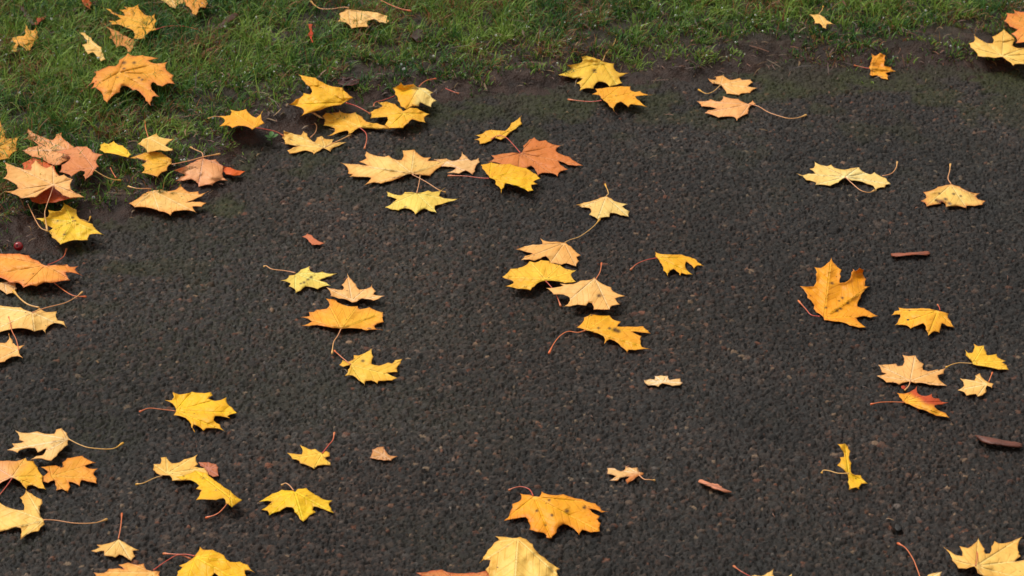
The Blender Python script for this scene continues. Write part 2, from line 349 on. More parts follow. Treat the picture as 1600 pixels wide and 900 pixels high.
def build_grass():
    T = 11000
    tx = RNG.uniform(-1.3, 1.3, T); ty = RNG.uniform(3.85, 6.0, T)
    k = RNG.random(T) < turf_density(tx, ty); tx, ty = tx[k], ty[k]; T = len(tx)
    nb = RNG.integers(12, 34, T); idx = np.repeat(np.arange(T), nb); n1 = len(idx)
    bx = tx[idx] + RNG.normal(0, .007, n1); by = ty[idx] + RNG.normal(0, .007, n1)
    tl = RNG.uniform(.65, 1.35, T)[idx]; tc = RNG.normal(0, 1, T)[idx]
    hx = bx-tx[idx]; hy = by-ty[idx]; h1 = np.arctan2(hy, hx) + RNG.normal(0, .7, n1)
    n2 = 130000; rx = RNG.uniform(-1.3, 1.3, n2); ry = RNG.uniform(3.85, 6.0, n2)
    k = RNG.random(n2) < turf_density(rx, ry); rx, ry = rx[k], ry[k]; n2 = len(rx)
    x = np.r_[bx, rx]; y = np.r_[by, ry]; head = np.r_[h1, RNG.uniform(0, 6.283, n2)]
    tl = np.r_[tl, np.ones(n2)]; tc = np.r_[tc, RNG.normal(0, 1, n2)]; N = len(x)
    d = dborder(x, y)
    L = RNG.gamma(5, .2, N)*0.0195*tl*(0.55+0.75*sstep(0.0, 0.35, d))*(1+0.25*sstep(-.3, -.9, x))
    L = np.clip(L, 0.006, 0.055)
    lean = np.clip(RNG.normal(0.95, .42, N), 0.05, 1.55); curl = RNG.uniform(0.1, 1.3, N)
    W = RNG.uniform(.0010, .0026, N)
    dead = RNG.random(N) < (0.15 + 0.38*sstep(.48, .66, fbm(x, y, .1, 5, 3)))
    lean[dead] = RNG.uniform(1.1, 1.55, dead.sum()); W[dead] *= .8
    g = np.array([0.110, 0.205, 0.030]); g2 = np.array([0.215, 0.320, 0.052]); g3 = np.array([0.026, 0.100, 0.022])
    patch = fbm(x, y, .14, 1, 3); u = np.clip(.5+.26*tc+RNG.normal(0, .25, N)+(patch-.5)*1.6, 0, 1)[:, None]
    C = np.where(u < .5, g3+(g-g3)*u*2, g+(g2-g)*(u*2-1))
    v = RNG.random(N)[:, None]; dc = np.array([0.26, 0.120, 0.035])*(1-v)+np.array([0.17, 0.050, 0.016])*v
    pale = RNG.random(N) < .25; dc[pale] = np.array([0.23, 0.16, 0.07])
    C[dead] = dc[dead]; C *= RNG.uniform(.7, 1.25, N)[:, None]
    z0 = soil_z(x, y, d) - 0.001
    S = 4; V = np.zeros((N, (S+1)*2, 3)); px, py, pz = x.copy(), y.copy(), z0.copy(); a = lean*.35
    side = head+math.pi/2+RNG.normal(0, .5, N)
    for s in range(S+1):
        wd = W*(1, .95, .8, .5, .06)[s]*.5
        V[:, 2*s] = np.stack([px-np.cos(side)*wd, py-np.sin(side)*wd, pz], 1)
        V[:, 2*s+1] = np.stack([px+np.cos(side)*wd, py+np.sin(side)*wd, pz+.0002], 1)
        st = L/S; px = px+np.sin(a)*np.cos(head)*st; py = py+np.sin(a)*np.sin(head)*st
        pz = np.maximum(pz+np.cos(a)*st, z0+.0015*(s+1)); a = a+(lean*.65+curl)/S
    tips = V[:, -1].copy()
    o0 = (np.arange(N)*(S+1)*2)[:, None]
    F = np.concatenate([o0+np.array([[2*s, 2*s+1, 2*s+3, 2*s+2]]) for s in range(S)], 0)
    o = mesh_obj('grass', V.reshape(-1, 3), F, M_GRASS, cols=np.repeat(C, (S+1)*2, 0))
    tag(o, 'short wet green turf with dead blades along the edge of the path', 'grass', kind='stuff')
    # dew and rain drops held by the blades
    k = RNG.choice(np.nonzero(~dead)[0], 7000, replace=False)
    k = k[RNG.random(len(k)) < (0.35+0.65*sstep(.45, .62, fbm(x[k], y[k], .12, 6, 2)))]
    me = bpy.data.meshes.new('t'); import bmesh; bm = bmesh.new(); bmesh.ops.create_icosphere(bm, subdivisions=2, radius=1); 
    SV = np.array([v.co[:] for v in bm.verts]); SF = np.array([[v.index for v in f.verts] for f in bm.faces]); bm.free()
    r = RNG.gamma(4, .25, len(k))*.0011; c = V[k, 5+0]*.5+V[k, 7]*.5
    DV = (c[:, None]+SV[None]*r[:, None, None]).reshape(-1, 3); DF = (np.arange(len(k))[:, None, None]*len(SV)+SF[None]).reshape(-1, 3)
    tag(mesh_obj('water_drops', DV, DF, M_WATER), 'tiny rain drops caught on the blades of the turf', 'water drops', kind='stuff')
build_grass()

def build_litter():
    """crumbs of leaf, straw and bark trodden into the verge and its bare edge"""
    N = 26000; x = RNG.uniform(-1.25, 1.25, N); y = RNG.uniform(2.95, 5.7, N); d = dborder(x, y)
    k = RNG.random(N) < (0.9*sstep(-.05, .02, d)*(0.35+.65*sstep(.3, .05, d)) + 0.05*sstep(-.3, 0, d) + .022); x, y, d = x[k], y[k], d[k]; N = len(x)
    z = np.maximum(soil_z(x, y, d), 0)+.001+sstep(.05, .12, d)*RNG.uniform(0, .012, N)
    L = RNG.gamma(2.5, .4, N)*.006+.002; L = np.where(d > -.06, L*RNG.uniform(1, 2.6, N), L); W = np.where(RNG.random(N) < .8, .0006, np.minimum(L, .007)*RNG.uniform(.12, .3, N)); a = RNG.uniform(0, 6.28, N); up = RNG.normal(0, .25, N)
    c = np.array([[.11,.040,.018],[.07,.032,.018],[.19,.110,.045],[.035,.018,.012],[.15,.05,.018]])[RNG.integers(0, 5, N)]*RNG.uniform(.5, 1.3, N)[:, None]
    V = np.zeros((N, 6, 3)); dx, dy = np.cos(a), np.sin(a); bend = RNG.normal(0, .25, N)
    for i, s in enumerate((-.5, 0, .5)):
        wd = W*(.5, 1, .3)[i]; cx = x+dx*L*s-dy*bend*L*(s*s); cy = y+dy*L*s+dx*bend*L*(s*s); cz = z+up*L*s+.0015*(1-4*s*s)+np.abs(up)*L*.5
        V[:, 2*i] = np.stack([cx-dy*wd, cy+dx*wd, cz], 1); V[:, 2*i+1] = np.stack([cx+dy*wd, cy-dx*wd, cz+.0004], 1)
    o0 = (np.arange(N)*6)[:, None]; F = np.concatenate([o0+np.array([[0, 1, 3, 2]]), o0+np.array([[2, 3, 5, 4]])], 0)
    tag(mesh_obj('leaf_litter', V.reshape(-1, 3), F, M_WOOD, cols=np.repeat(c, 6, 0)), 'crumbs of dead leaf and straw scattered over the verge', 'litter', kind='stuff')
build_litter()
# ------------------------------------------------------------------ leaves
TILES = dict(A=(0,0), B=(400,0), C=(800,0), D=(1200,0), E=(0,180), F=(400,200), G=(740,200), H=(1200,225), I=(0,380), J=(400,400),
             K=(740,360), L=(1200,390), M=(0,600), N=(400,600), O=(800,570), P=(1200,530), Q=(0,675), R=(400,675), S=(740,675), T=(1200,675))
def pts(tile, s):
    o = TILES[tile]; a = np.array([[float(v) for v in p.split(',')] for p in s.replace('|', ' ').split()])
    return a/4 + np.array(o)
def lift(G, h):
    """move ground points up their sight line to height h, so a raised leaf still covers its spot"""
    k = 1 - np.asarray(h)/CAM_H
    return np.stack([G[..., 0]*k, G[..., 1]*k, np.broadcast_to(h, G.shape[:-1])], -1)
def inside(P, poly):
    x, y = P[:, 0], P[:, 1]; r = np.zeros(len(P), bool); n = len(poly)
    for i in range(n):
        a, b = poly[i], poly[(i+1) % n]
        c = ((a[1] > y) != (b[1] > y)); t = (b[0]-a[0])*(y-a[1])/((b[1]-a[1])+1e-15)+a[0]; r ^= c & (x < t)
    return r
def segdist(P, a, b):
    e = b-a; t = np.clip(((P-a)@e)/(e@e+1e-12), 0, 1); q = P-a-t[:, None]*e
    return np.hypot(q[:, 0], q[:, 1]), t
STALKS = {'p': ((232,160,110),(235,180,100)), 'r': ((205,80,62),(222,130,78)), 'y': ((232,180,110),(240,175,50)), 'o': ((225,125,75),(232,110,52))}
NLEAF = [0]
def tube(P, R):
    n = len(P); V = []; K = 7
    for i in range(n):
        t = P[min(i+1, n-1)]-P[max(i-1, 0)]; t = t/(np.linalg.norm(t)+1e-9)
        u = np.cross(t, [0, 0, 1.0]); u /= (np.linalg.norm(u)+1e-9); v = np.cross(u, t)
        for k in range(K):
            a = 6.28318*k/K; V.append(P[i]+R[i]*(u*math.cos(a)+v*math.sin(a)))
    F = [[i*K+k, i*K+(k+1) % K, (i+1)*K+(k+1) % K, (i+1)*K+k] for i in range(n-1) for k in range(K)]
    F.append(list(range(K))[::-1]); F.append([(n-1)*K+k for k in range(K)])
    return np.array(V), F
def smooth_line(P, per=7):
    P = np.asarray(P, float); 
    if len(P) < 3: return np.array([P[0]*(1-t)+P[-1]*t for t in np.linspace(0, 1, per*2)])
    Q = np.vstack([2*P[0]-P[1], P, 2*P[-1]-P[-2]]); out = []
    for i in range(1, len(Q)-2):
        for t in np.linspace(0, 1, per, endpoint=False):
            a, b, c, d = Q[i-1], Q[i], Q[i+1], Q[i+2]
            out.append(.5*(2*b+(c-a)*t+(2*a-5*b+4*c-d)*t*t+(3*b-a-3*c+d)*t**3))
    out.append(P[-1]); return np.array(out)
def make_stalk(tile, s, style, h0, zt, parent, origin, h1=0.004, name='stalk', thick=1.0, arch=0.005):
    G = ground(*smooth_line(pts(tile, s)).T); n = len(G); t = np.linspace(0, 1, n)
    h = zt + h0*(1-t)**1.6 + h1*(1-(1-t)**1.6) + arch*np.sin(math.pi*t)*t
    P = lift(G, h)
    R = (0.00074 + 0.0015*np.clip((t-.84)/.16, 0, 1)**1.3 + .0003*np.clip(.1-t, 0, .1)*10)*thick
    R[-1] *= .7
    V, F = tube(P, R); a, b = [lin(c, .85) for c in STALKS[style]]
    tt = np.repeat(t, 7)[:, None]**2.5; C = (a*(1-tt)+b*tt)*RNG.uniform(.85, 1.1)
    return mesh_obj(name, V-origin, F, M_STALK, parent, cols=C)

def leaf(tile, outline, base, label, c=(245,190,60), e=None, c2=None, g=None, stalk=None, st='p', z=0.0, hc=None, he=None, tx=0, ty=0,
         name='maple_leaf', cat='leaf', group='fallen maple leaves', edge=0.38, stalk2=None, st2='p', k=0.94, veins=True, curl=1.0, extra=None, sh=None, top=None, arch=.005, spots=()):
    NLEAF[0] += 1; rng = np.random.default_rng(NLEAF[0]*13+5)
    if c[2] >= 70 and c[1] >= 160: c = (min(c[0]+3, 248), c[1]+9, c[2]+22)
    px = pts(tile, outline); G0 = ground(*px.T)
    bs = ground(*pts(tile, base)[0])
    area = .5*np.sum(G0[:, 0]*np.roll(G0[:, 1], -1)-np.roll(G0[:, 0], -1)*G0[:, 1])
    if area < 0: G0 = G0[::-1]
    size = math.sqrt(abs(area))
    # rim between the traced points: short, slightly hollowed arcs as between maple teeth
    rim = []
    for i in range(len(G0)):
        a, b = G0[i], G0[(i+1) % len(G0)]; ln = np.linalg.norm(b-a); n = max(1, int(ln/0.0045))
        nr = np.array([-(b-a)[1], (b-a)[0]])
        for j in range(n):
            t = j/n; q = a+(b-a)*t + nr*(0.075*math.sin(math.pi*t))
            if j: q = q+rng.normal(0, .00035, 2)
            rim.append(q)
    rim = np.array(rim)
    cen = G0.mean(0); cen = cen*.5+bs*.5 if inside(bs[None], rim)[0] else cen
    # main veins: from the stalk to each lobe tip
    tips = []
    if veins:
        dist = np.linalg.norm(G0-bs, axis=1); n = len(G0)
        A, Bv = np.roll(G0, 1, 0)-G0, np.roll(G0, -1, 0)-G0
        conv = (Bv[:, 0]*A[:, 1]-Bv[:, 1]*A[:, 0]) > 0
        order = sorted([i for i in range(n) if conv[i] and dist[i] > .28*size], key=lambda i: -dist[i]); angs = []
        for i in order:
            an = math.atan2(*(G0[i]-bs)[::-1])
            if all(abs((an-q+math.pi) % (2*math.pi)-math.pi) > .50 for q in angs):
                m = bs+(G0[i]-bs)*np.linspace(.08, .85, 9)[:, None]
                if inside(m, rim).mean() > .7: tips.append(G0[i]); angs.append(an)
            if len(tips) >= 6: break
    step = max(.0022, size/42)
    lo, hi = rim.min(0), rim.max(0); gx, gy = np.meshgrid(np.arange(lo[0], hi[0], step), np.arange(lo[1], hi[1], step*1.3))
    gx[1::2] += step/2; P = np.stack([gx.ravel(), gy.ravel()], 1)+rng.uniform(-.18, .18, (gx.size, 2))*step
    for sx, sy, sr in spots:
        q = ground(*(np.array([sx, sy])/4+np.array(TILES[tile]))); rr = sr/4*.0012
        P = np.vstack([P, q+rng.normal(0, .8, (26, 2))*[rr, rr*1.7]])
    P = P[inside(P, rim)]
    def rimdist(P):
        d = np.full(len(P), 9.)
        for i in range(len(G0)):
            d = np.minimum(d, segdist(P, G0[i], G0[(i+1) % len(G0)])[0])
        return d
    if len(P): P = P[rimdist(P) > step*.7]
    VP = []
    for t in tips:
        L = np.linalg.norm(t-bs); q = bs+(t-bs)*np.arange(step/L/2, .97, step/L)[:, None]; q = q[inside(q, rim)]
        if len(q): VP.append(q[rimdist(q) > step*.6])
    if VP and len(P):
        VP = np.vstack(VP); kp = np.ones(len(P), bool)
        for t in tips: kp &= segdist(P, bs, t)[0] > step*.45
        P = np.vstack([P[kp], VP])
    nr_ = len(rim); allp = [Vector(p) for p in np.vstack([rim, P]).tolist()]
    vo, _, fo, *_ = delaunay_2d_cdt(allp, [(i, (i+1) % nr_) for i in range(nr_)], [list(range(nr_))], 1, 1e-6)
    W = np.array([v[:] for v in vo]); fo = [list(f) for f in fo]
    ed = rimdist(W); r = np.linalg.norm((W-cen)*[1, .62], axis=1); r = r/(r.max()+1e-9)
    vd = np.full(len(W), .05); vt = np.zeros(len(W))
    for t in tips:
        dd, q = segdist((W-bs)*[1, .6], np.zeros(2), (t-bs)*[1, .6]); m = dd < vd; vd[m] = dd[m]; vt[m] = (q*np.linalg.norm((t-bs)*[1, .6]))[m]
    onv = float(turf_density(np.array([cen[0]]), np.array([cen[1]]))[0]); zt = max(terrain(*bs), 0) + 0.001 + 0.012*onv
    if hc is None: hc = float(np.clip(size*.085*rng.uniform(.8, 1.35), .004, .016))
    if he is None: he = rng.uniform(.0005, .005)
    zx, zy = W[:, 0], W[:, 1]; o_ = NLEAF[0]*3.1
    hc = hc*.84
    h = hc*(1-r**1.7) + he*r**3*curl
    h = h + .0046*(np.sqrt(np.minimum(vd, .02)/.02)-.5)*np.clip(size/.12, .3, 1.1)*(1 if NLEAF[0] % 3 else -1)*sstep(0, .3, ed/size*4)
    h = h + (fbm(zx+o_, zy*.6+o_, size*.42, 1, 3)-.45)*size*.10 + (fbm(zx+o_, zy*.6, .013, 2, 2)-.5)*.0034
    h = h + (fbm(zx+o_, zy*.6-o_, size*.22, 5, 2)-.42)*.028*size/.1*r**3*curl
    h = h + tx*(zx-cen[0]) + ty*(zy-cen[1])
    if extra is not None: h = h + extra(W, cen, size)
    G3 = lift(W, np.maximum(h, 0)+zt)                       # settle the blade on what lies below it
    Tl = .0012+np.maximum(soil_z(G3[:, 0], G3[:, 1], fine=False), 0) + (.004*sstep(-.03, .03, dborder(G3[:, 0], G3[:, 1])) + .011*onv*sstep(0, .05, dborder(G3[:, 0], G3[:, 1])))
    for q_ in (.01, .022, .036):
        Tl = np.maximum(Tl, soil_z(G3[:, 0], G3[:, 1]-q_, fine=False)-.50*q_+.004)
    h = zt+h; h = h - np.percentile(h-Tl, 16)
    h = np.maximum(h, Tl+.0010+.0010*rng.random(len(W))) + z
    V3 = lift(W, h)
    # colour of the leaf itself
    ca = lin(c, k); ce = lin(e, k) if e else ca*np.array([.95, .82, .70]); C = np.tile(ca, (len(W), 1))
    ef = np.exp(-ed/(size*.085))*edge*(0.55+.9*fbm(zx+o_, zy, size*.25, 4, 3)); 
    if e is None: ef = ef*.75
    C = C*(1-np.clip(ef, 0, 1)[:, None])+ce*np.clip(ef, 0, 1)[:, None]
    if c2:
        gd = np.array(g if g else (1, 0), float); q = ((W-cen)*[1, .5])@gd; q = q/(np.abs(q).max()+1e-9)
        q = sstep(-.25, .35, q+(fbm(zx+o_, zy, .03, 2, 3)-.5)*.7)[:, None]; C = C*(1-q)+lin(c2, k)*q
    for sx, sy, sr in spots:                                # blemishes the photo shows: dark brown spots with a soft margin
        q = ground(*(np.array([sx, sy])/4+np.array(TILES[tile]))); rr = sr/4*.0012
        m = np.exp(-(((W[:, 0]-q[0])/rr)**2+((W[:, 1]-q[1])/(rr*1.7))**2)**1.5)[:, None]*.9; C = C*(1-m)+lin((62, 32, 16))*m
    C *= (0.92+.16*fbm(zx, zy*.5+o_, size*.5, 6, 2))[:, None]
    org = np.array([*lift(bs, np.array(zt))]); 
    A_ = dict(vd=vd if veins else np.full(len(W), .05), chev=vt-vd*.9, edge=ed, seed=np.full(len(W), NLEAF[0]*.37))
    if stalk is None:
        root = mesh_obj(name, V3-org, fo, M_LEAF, cols=C, attrs=A_, loc=org); bl = root
    else:
        root = bpy.data.objects.new(name, None); COL.objects.link(root); root.location = org; root.empty_display_size = .02
        bl = mesh_obj('blade', V3-org, fo, M_LEAF, root, cols=C, attrs=A_)
        i = np.argmin(np.linalg.norm(W-ground(*pts(tile, stalk)[0]), axis=1)); h0 = h[i]-zt+.0006; sh = None if sh is None else sh+z+.001
        make_stalk(tile, stalk, st, h0 if sh is None else sh, zt, root, org, h1=.0012-.006*onv, arch=arch)
    so_ = bl.modifiers.new('thickness', 'SOLIDIFY'); so_.thickness = .0004; so_.offset = -1
    tag(root, label, cat, group)
    return root
def loose_stalk(tile, s, label, st='p', z=0.002, thick=1.0):
    G = ground(*pts(tile, s)[0]); zt = max(terrain(*G), 0) + 0.010*float(turf_density(np.array([G[0]]), np.array([G[1]]))[0]) + z; org = lift(G, np.array(zt))
    o = make_stalk(tile, s, st, .001, zt, None, org, h1=.001, name='leaf_stalk', thick=thick, arch=.003); o.location = org
    tag(o, label, 'leaf stalk', 'loose leaf stalks')
Y = (245,190,25); A_ = (245,175,30); PA = (240,188,92)
# --- upper left, on the turf
leaf('A','150,140|170,162|185,188|205,192|228,160|236,200|240,235|215,275|190,312|165,318|140,290|115,280|110,325|62,320|75,290|100,270|65,255|80,235|120,225|150,225|155,190','228,262',
 'crumpled amber leaf sunk in the grass near the top left corner', c=(235,170,62), stalk='228,265|270,285|320,320', st='o', hc=.02)
leaf('A','640,45|690,58|735,90|780,98|745,60|790,58|775,42|830,45|865,25|885,70|915,95|945,100|970,80|980,130|965,160|980,185|930,200|905,240|870,245|835,240|830,190|780,170|735,150|700,155|680,130|730,128|755,118|700,85','970,183',
 'yellow leaf on the grass with a long red stalk pointing right', c=(242,178,45), e=(235,150,50), stalk='978,183|1040,165|1130,163|1220,180|1290,210', st='r', z=.006)
leaf('A','650,145|690,175|740,195|790,225|835,245|850,265|835,300|815,325|795,325|780,290|750,285|725,300|715,270|680,235|695,215|665,170','842,262',
 'folded pale orange leaf tucked under a yellow leaf on the grass', c=(222,152,72), e=(205,110,60), stalk='845,258|860,262|882,278', st='o', hc=.004)
leaf('A','495,205|530,203|570,235|605,275|635,295|650,340|660,370|630,385|600,350|580,325|550,340|530,315|512,280|545,270|530,240','640,320',
 'small pale yellow leaf on the grass above the big orange leaf', c=(240,190,88), hc=.01, z=.008)
leaf('A','800,330|830,350|890,345|945,355|995,365|950,372|925,378|960,395|1010,395|1050,385|1035,425|1060,455|1085,470|1075,495|1095,525|1050,520|1015,540|980,530|955,512|945,545|965,575|1000,605|960,600|950,625|940,662|910,630|885,590|850,560|830,565|795,540|765,535|750,575|715,590|690,615|672,650|645,620|620,565|590,545|565,555|590,515|555,530|580,490|600,455|585,450|640,430|680,412|722,413|745,375','740,455',
 'large bright orange leaf arched over the grass, dark spots on its blade', spots=((775,392,14),(838,392,12),(775,428,9),(870,485,9),(888,497,9),(735,484,7)), c=(244,174,46), e=(226,124,52), edge=.85, stalk='600,505|575,520|540,548|500,578', st='o', hc=.022, z=.012, sh=.004)
leaf('A','960,-60|1150,-70|1155,10|1140,22|1110,30|1100,58|1060,40|1005,0','1050,-60',
 'pale leaf cut by the top edge, left of a darker orange one', c=(238,182,85))
leaf('A','1150,-70|1290,-80|1300,20|1285,48|1250,45|1240,75|1225,95|1200,85|1185,50|1160,35|1150,5','1210,-60',
 'amber leaf cut by the top edge beside a paler one', c=(235,165,58), e=(220,130,70), z=.004)
leaf('A','490,-20|560,-20|575,20|568,65|550,48|532,38|512,25','540,-15','dark orange curled leaf scrap at the top edge in the grass', c=(205,88,18), cat='leaf scrap', name='leaf_fragment', group='leaf scraps', hc=.012)
leaf('A','118,25|150,45|175,80|205,120|222,150|200,158|175,135|150,100|130,60','190,140','narrow dark purple brown dead leaf in the grass at top left', c=(70,42,40), e=(50,30,28), cat='dead leaf', name='dead_leaf', group='dark dead leaves', hc=.008, k=.9)
leaf('A','210,150|232,110|262,105|290,98|285,120|258,126|240,150|222,160','225,150','rust red leaf scrap beside the dark purple dead leaf', c=(165,62,24), cat='leaf scrap', name='leaf_fragment', group='leaf scraps', hc=.008)
leaf('A','1345,175|1365,150|1400,125|1430,95|1465,78|1492,90|1470,118|1440,130|1410,160|1380,185','1370,160','curled dark brown dead leaf in the turf right of the red stalked leaf', c=(72,40,26), e=(50,28,18), cat='dead leaf', name='dead_leaf', group='dark dead leaves', hc=.012, k=.9)
leaf('A','1370,725|1440,720|1440,685|1490,695|1540,680|1560,710|1600,735|1645,688|1635,735|1655,770|1610,795|1575,812|1540,790|1490,785|1450,800|1430,785|1370,790|1405,750','1590,795',
 'small bright yellow leaf at the turf edge, raised off dark earth', c=A_, stalk='1600,798|1680,812|1730,825|1775,850', st='r', hc=.016, z=.004)
loose_stalk('A','1375,732|1340,728|1300,742','short pale stalk left of the small bright yellow leaf')
# --- left edge group
leaf('E','-90,60|-10,38|5,35|20,80|35,100|38,145|75,145|125,130|105,180|110,220|75,240|60,270|30,275|0,280|-60,290','-30,210',
 'amber yellow leaf cut by the left edge, uppermost of the left cluster', c=(238,172,58), hc=.014)
leaf('E','140,300|200,265|280,275|340,320|400,400|480,515|350,545|250,555|200,540|160,500|120,400','260,400',
 'dark orange leaf mostly hidden beneath the large pale leaf', c=(212,98,40), hc=.004, he=.001)
leaf('E','175,78|200,100|240,125|280,140|330,155|350,120|385,108|400,150|430,170|460,195|480,230|440,280|400,290|375,310|340,315|300,300|270,280|240,265|200,260|160,235|140,220|185,200|240,190|215,165|180,150|145,150|175,135|170,105','420,218',
 'orange tinged leaf at left, partly beneath the salmon orange leaf', c=(235,164,88), e=(224,128,78), edge=.6, z=.003)
leaf('E','345,230|400,215|450,205|480,195|545,195|570,215|590,235|645,245|610,270|600,290|620,320|590,345|580,370|555,385|530,412|520,375|530,350|505,345|480,360|445,388|425,368|370,355|385,310|420,290|440,265|400,240','585,330',
 'salmon orange leaf lying over the orange tinged one at left', c=(226,146,86), e=(212,120,74), edge=.6, z=.012, stalk='592,345|650,380|700,400|755,408', st='y')
leaf('E','25,290|60,305|130,330|190,345|195,310|225,275|250,305|290,330|330,310|345,350|370,380|400,370|440,395|455,400|445,465|490,490|530,512|440,518|390,500|345,460|335,440|300,460|260,485|225,512|195,512|135,520|90,495|25,478|90,470|115,455|60,410|20,395|45,365|35,330','335,435',
 'large pale peach leaf at left, stalk hanging toward the viewer', c=(238,180,88), e=(228,135,70), z=.016, stalk='335,440|315,500|290,570|280,620|295,720', st='p', hc=.016, sh=.012)
leaf('E','395,540|430,565|480,590|497,645|530,660|580,680|610,720|655,750|600,740|560,745|550,780|510,782|460,780|410,795|375,810|360,790|325,765|300,725|330,705|290,690|225,645|300,635|300,590|345,600|380,595','450,662',
 'flat lemon yellow leaf with a small knobbed stalk, just right of the red berry', c=(235,190,42), e=(232,170,60), z=.006, spots=((402,745,8),(455,640,8),(360,660,6),(470,660,6)), stalk='450,662|510,652|550,665|565,635', st='y', hc=.012)
loose_stalk('E','175,555|205,620|250,700|300,725','long straw stalk beside the lemon yellow leaf','p')
loose_stalk('E','690,330|705,360|725,392','short reddish stalk standing in the turf by the salmon leaf','o')
leaf('E','625,185|650,170|680,180|710,160|740,185|770,190|800,215|820,245|800,265|760,255|700,240|650,235|622,215','800,255',
 'small folded bright yellow leaf left of the paired yellow leaves', c=(246,200,38), z=.012, hc=.012)
leaf('E','795,268|860,250|900,235|950,225|1010,230|1045,255|1075,275|1075,300|1055,310|1045,345|1015,355|985,390|955,375|885,360|905,330|885,310|915,285|870,275','1065,305',
 'lower of two paired yellow leaves at the turf edge, long straight stalk', c=(235,178,52), e=(220,130,60), stalk='1075,308|1180,285|1280,258|1375,242', st='p', z=.004)
leaf('E','860,180|890,150|930,135|980,110|995,135|1040,145|1090,148|1050,175|1035,190|1080,210|1075,222|1030,225|1000,218|960,225|920,235|900,200','925,137',
 'upper of two paired yellow leaves, short stalk pointing up', c=(236,184,72), stalk='925,135|910,80|905,35', st='o', z=.008)
e9 = leaf('E','1270,265|1310,280|1350,275|1365,295|1400,318|1395,350|1395,380|1425,410|1380,405|1350,415|1330,440|1290,435|1240,450|1230,420|1195,400|1150,410|1095,412|1130,385|1160,375|1125,360|1085,345|1130,330|1190,300|1230,280','1270,268',
 'pale peach leaf with a dark orange lobe curled up on its right', c=(232,165,98), e=(215,125,75), edge=.7, stalk='1270,264|1262,235|1230,220|1190,200', st='p', hc=.02, z=.008)
f9 = leaf('E','1395,318|1440,325|1470,340|1535,350|1500,375|1460,380|1410,370|1392,345','1395,335', 'tmp', c=(222,98,18), e=(200,80,25), veins=False, hc=.012, name='curled_lobe', z=.006)
for _k in ('label','category','group'): del f9[_k]
_w = f9.location.copy(); f9.parent = e9; f9.location = _w-e9.location; f9['label'] = 'dark orange curled lobe'
leaf('E','1130,430|1150,460|1185,480|1240,475|1245,495|1305,475|1265,505|1210,530|1165,545|1200,540|1250,540|1290,548|1260,572|1205,570|1230,610|1185,595|1130,595|1090,600|1065,628|1030,605|995,600|960,585|880,573|840,575|805,550|850,525|890,495|935,470|955,465|1010,465|1050,475|1100,465','952,470',
 'pale yellow leaf bridging turf and path, its rim curled orange', c=(240,188,88), e=(232,140,50), edge=.7, stalk='952,465|930,458|860,458|800,445', st='p', hc=.016, z=.008)
# --- upper middle
leaf('B','520,85|560,60|575,55|640,65|700,70|760,78|830,100|820,115|835,130|820,145|770,140|740,118|700,130|705,168|650,168|595,178|575,150|560,140|510,138','580,58',
 'pale fan shaped leaf on the turf at top, long stalk curving left', c=(242,190,98), e=(235,165,70), stalk='580,50|550,45|480,55|410,55|370,35|340,5', st='p', ty=.15, hc=.012)
loose_stalk('B','770,-5|810,16|850,35|905,55|970,70','red stalk entering from the top edge over the grass','o',z=.012,thick=1.1)
leaf('B','320,150|355,150|360,210|358,265|340,265|322,220','340,260','upright strip of red orange leaf standing in the turf', c=(208,62,14), e=(190,50,14), cat='leaf scrap', name='leaf_fragment', group='leaf scraps', hc=.010, veins=False, z=.014)
leaf('B','355,165|400,160|440,180|480,210|500,235|460,240|410,230|368,225','380,200','blackish rotten leaf behind the red orange strip', c=(42,26,24), e=(34,22,20), cat='dead leaf', name='dead_leaf', group='dark dead leaves', hc=.01, veins=False)
leaf('B','45,320|60,290|75,270|100,240|150,222|180,190|210,200|190,235|150,250|110,275|85,315','150,235','blackish curled leaf in the turf left of the red orange strip', c=(40,32,28), e=(30,26,24), cat='dead leaf', name='dead_leaf', group='dark dead leaves', hc=.012, veins=False)
leaf('B','960,225|980,190|1010,178|1045,185|1060,225|1040,260|1000,262','1010,240','dark brown dead leaf lump in the turf right of the pale fan leaf', c=(56,36,28), e=(42,28,22), cat='dead leaf', name='dead_leaf', group='dark dead leaves', hc=.012, veins=False)
leaf('B','510,500|545,485|600,478|650,495|645,520|600,535|545,535|515,520','600,520','dark maroon dead leaf in the bare earth above the yellow group', c=(66,34,32), e=(48,28,26), cat='dead leaf', name='dead_leaf', group='dark dead leaves', hc=.006, veins=False)
leaf('B','265,465|310,475|370,485|420,515|480,540|540,545|570,580|610,610|575,630|530,655|490,660|440,672|400,690|350,700|275,730|300,700|290,680|260,665|205,655|250,620|290,600|295,580|340,590|345,555|310,525|285,495','560,640',
 'large golden yellow leaf, upper left of the yellow group at the path edge', c=(245,190,32), e=(240,160,35), stalk='560,642|620,660|680,690|715,712', st='r', hc=.018, z=.004)
leaf('B','335,702|372,704|400,722|425,740|395,735|365,718','340,705','thin pale curled leaf tip below the large golden leaf', c=(240,190,110), cat='leaf scrap', name='leaf_fragment', group='leaf scraps', veins=False, hc=.003)
leaf('B','415,725|435,705|480,705|515,700|520,685|545,705|590,710|620,700|665,730|690,760|760,770|830,790|850,810|760,808|680,800|640,800|600,830|575,840|570,815|530,825|480,845|445,850|490,825|490,800|420,785|430,755','650,790',
 'spotted yellow leaf, lowest of the yellow group, red stalk bending down', c=(244,190,58), e=(232,150,50), stalk='650,798|685,830|692,870|678,930', st='r')
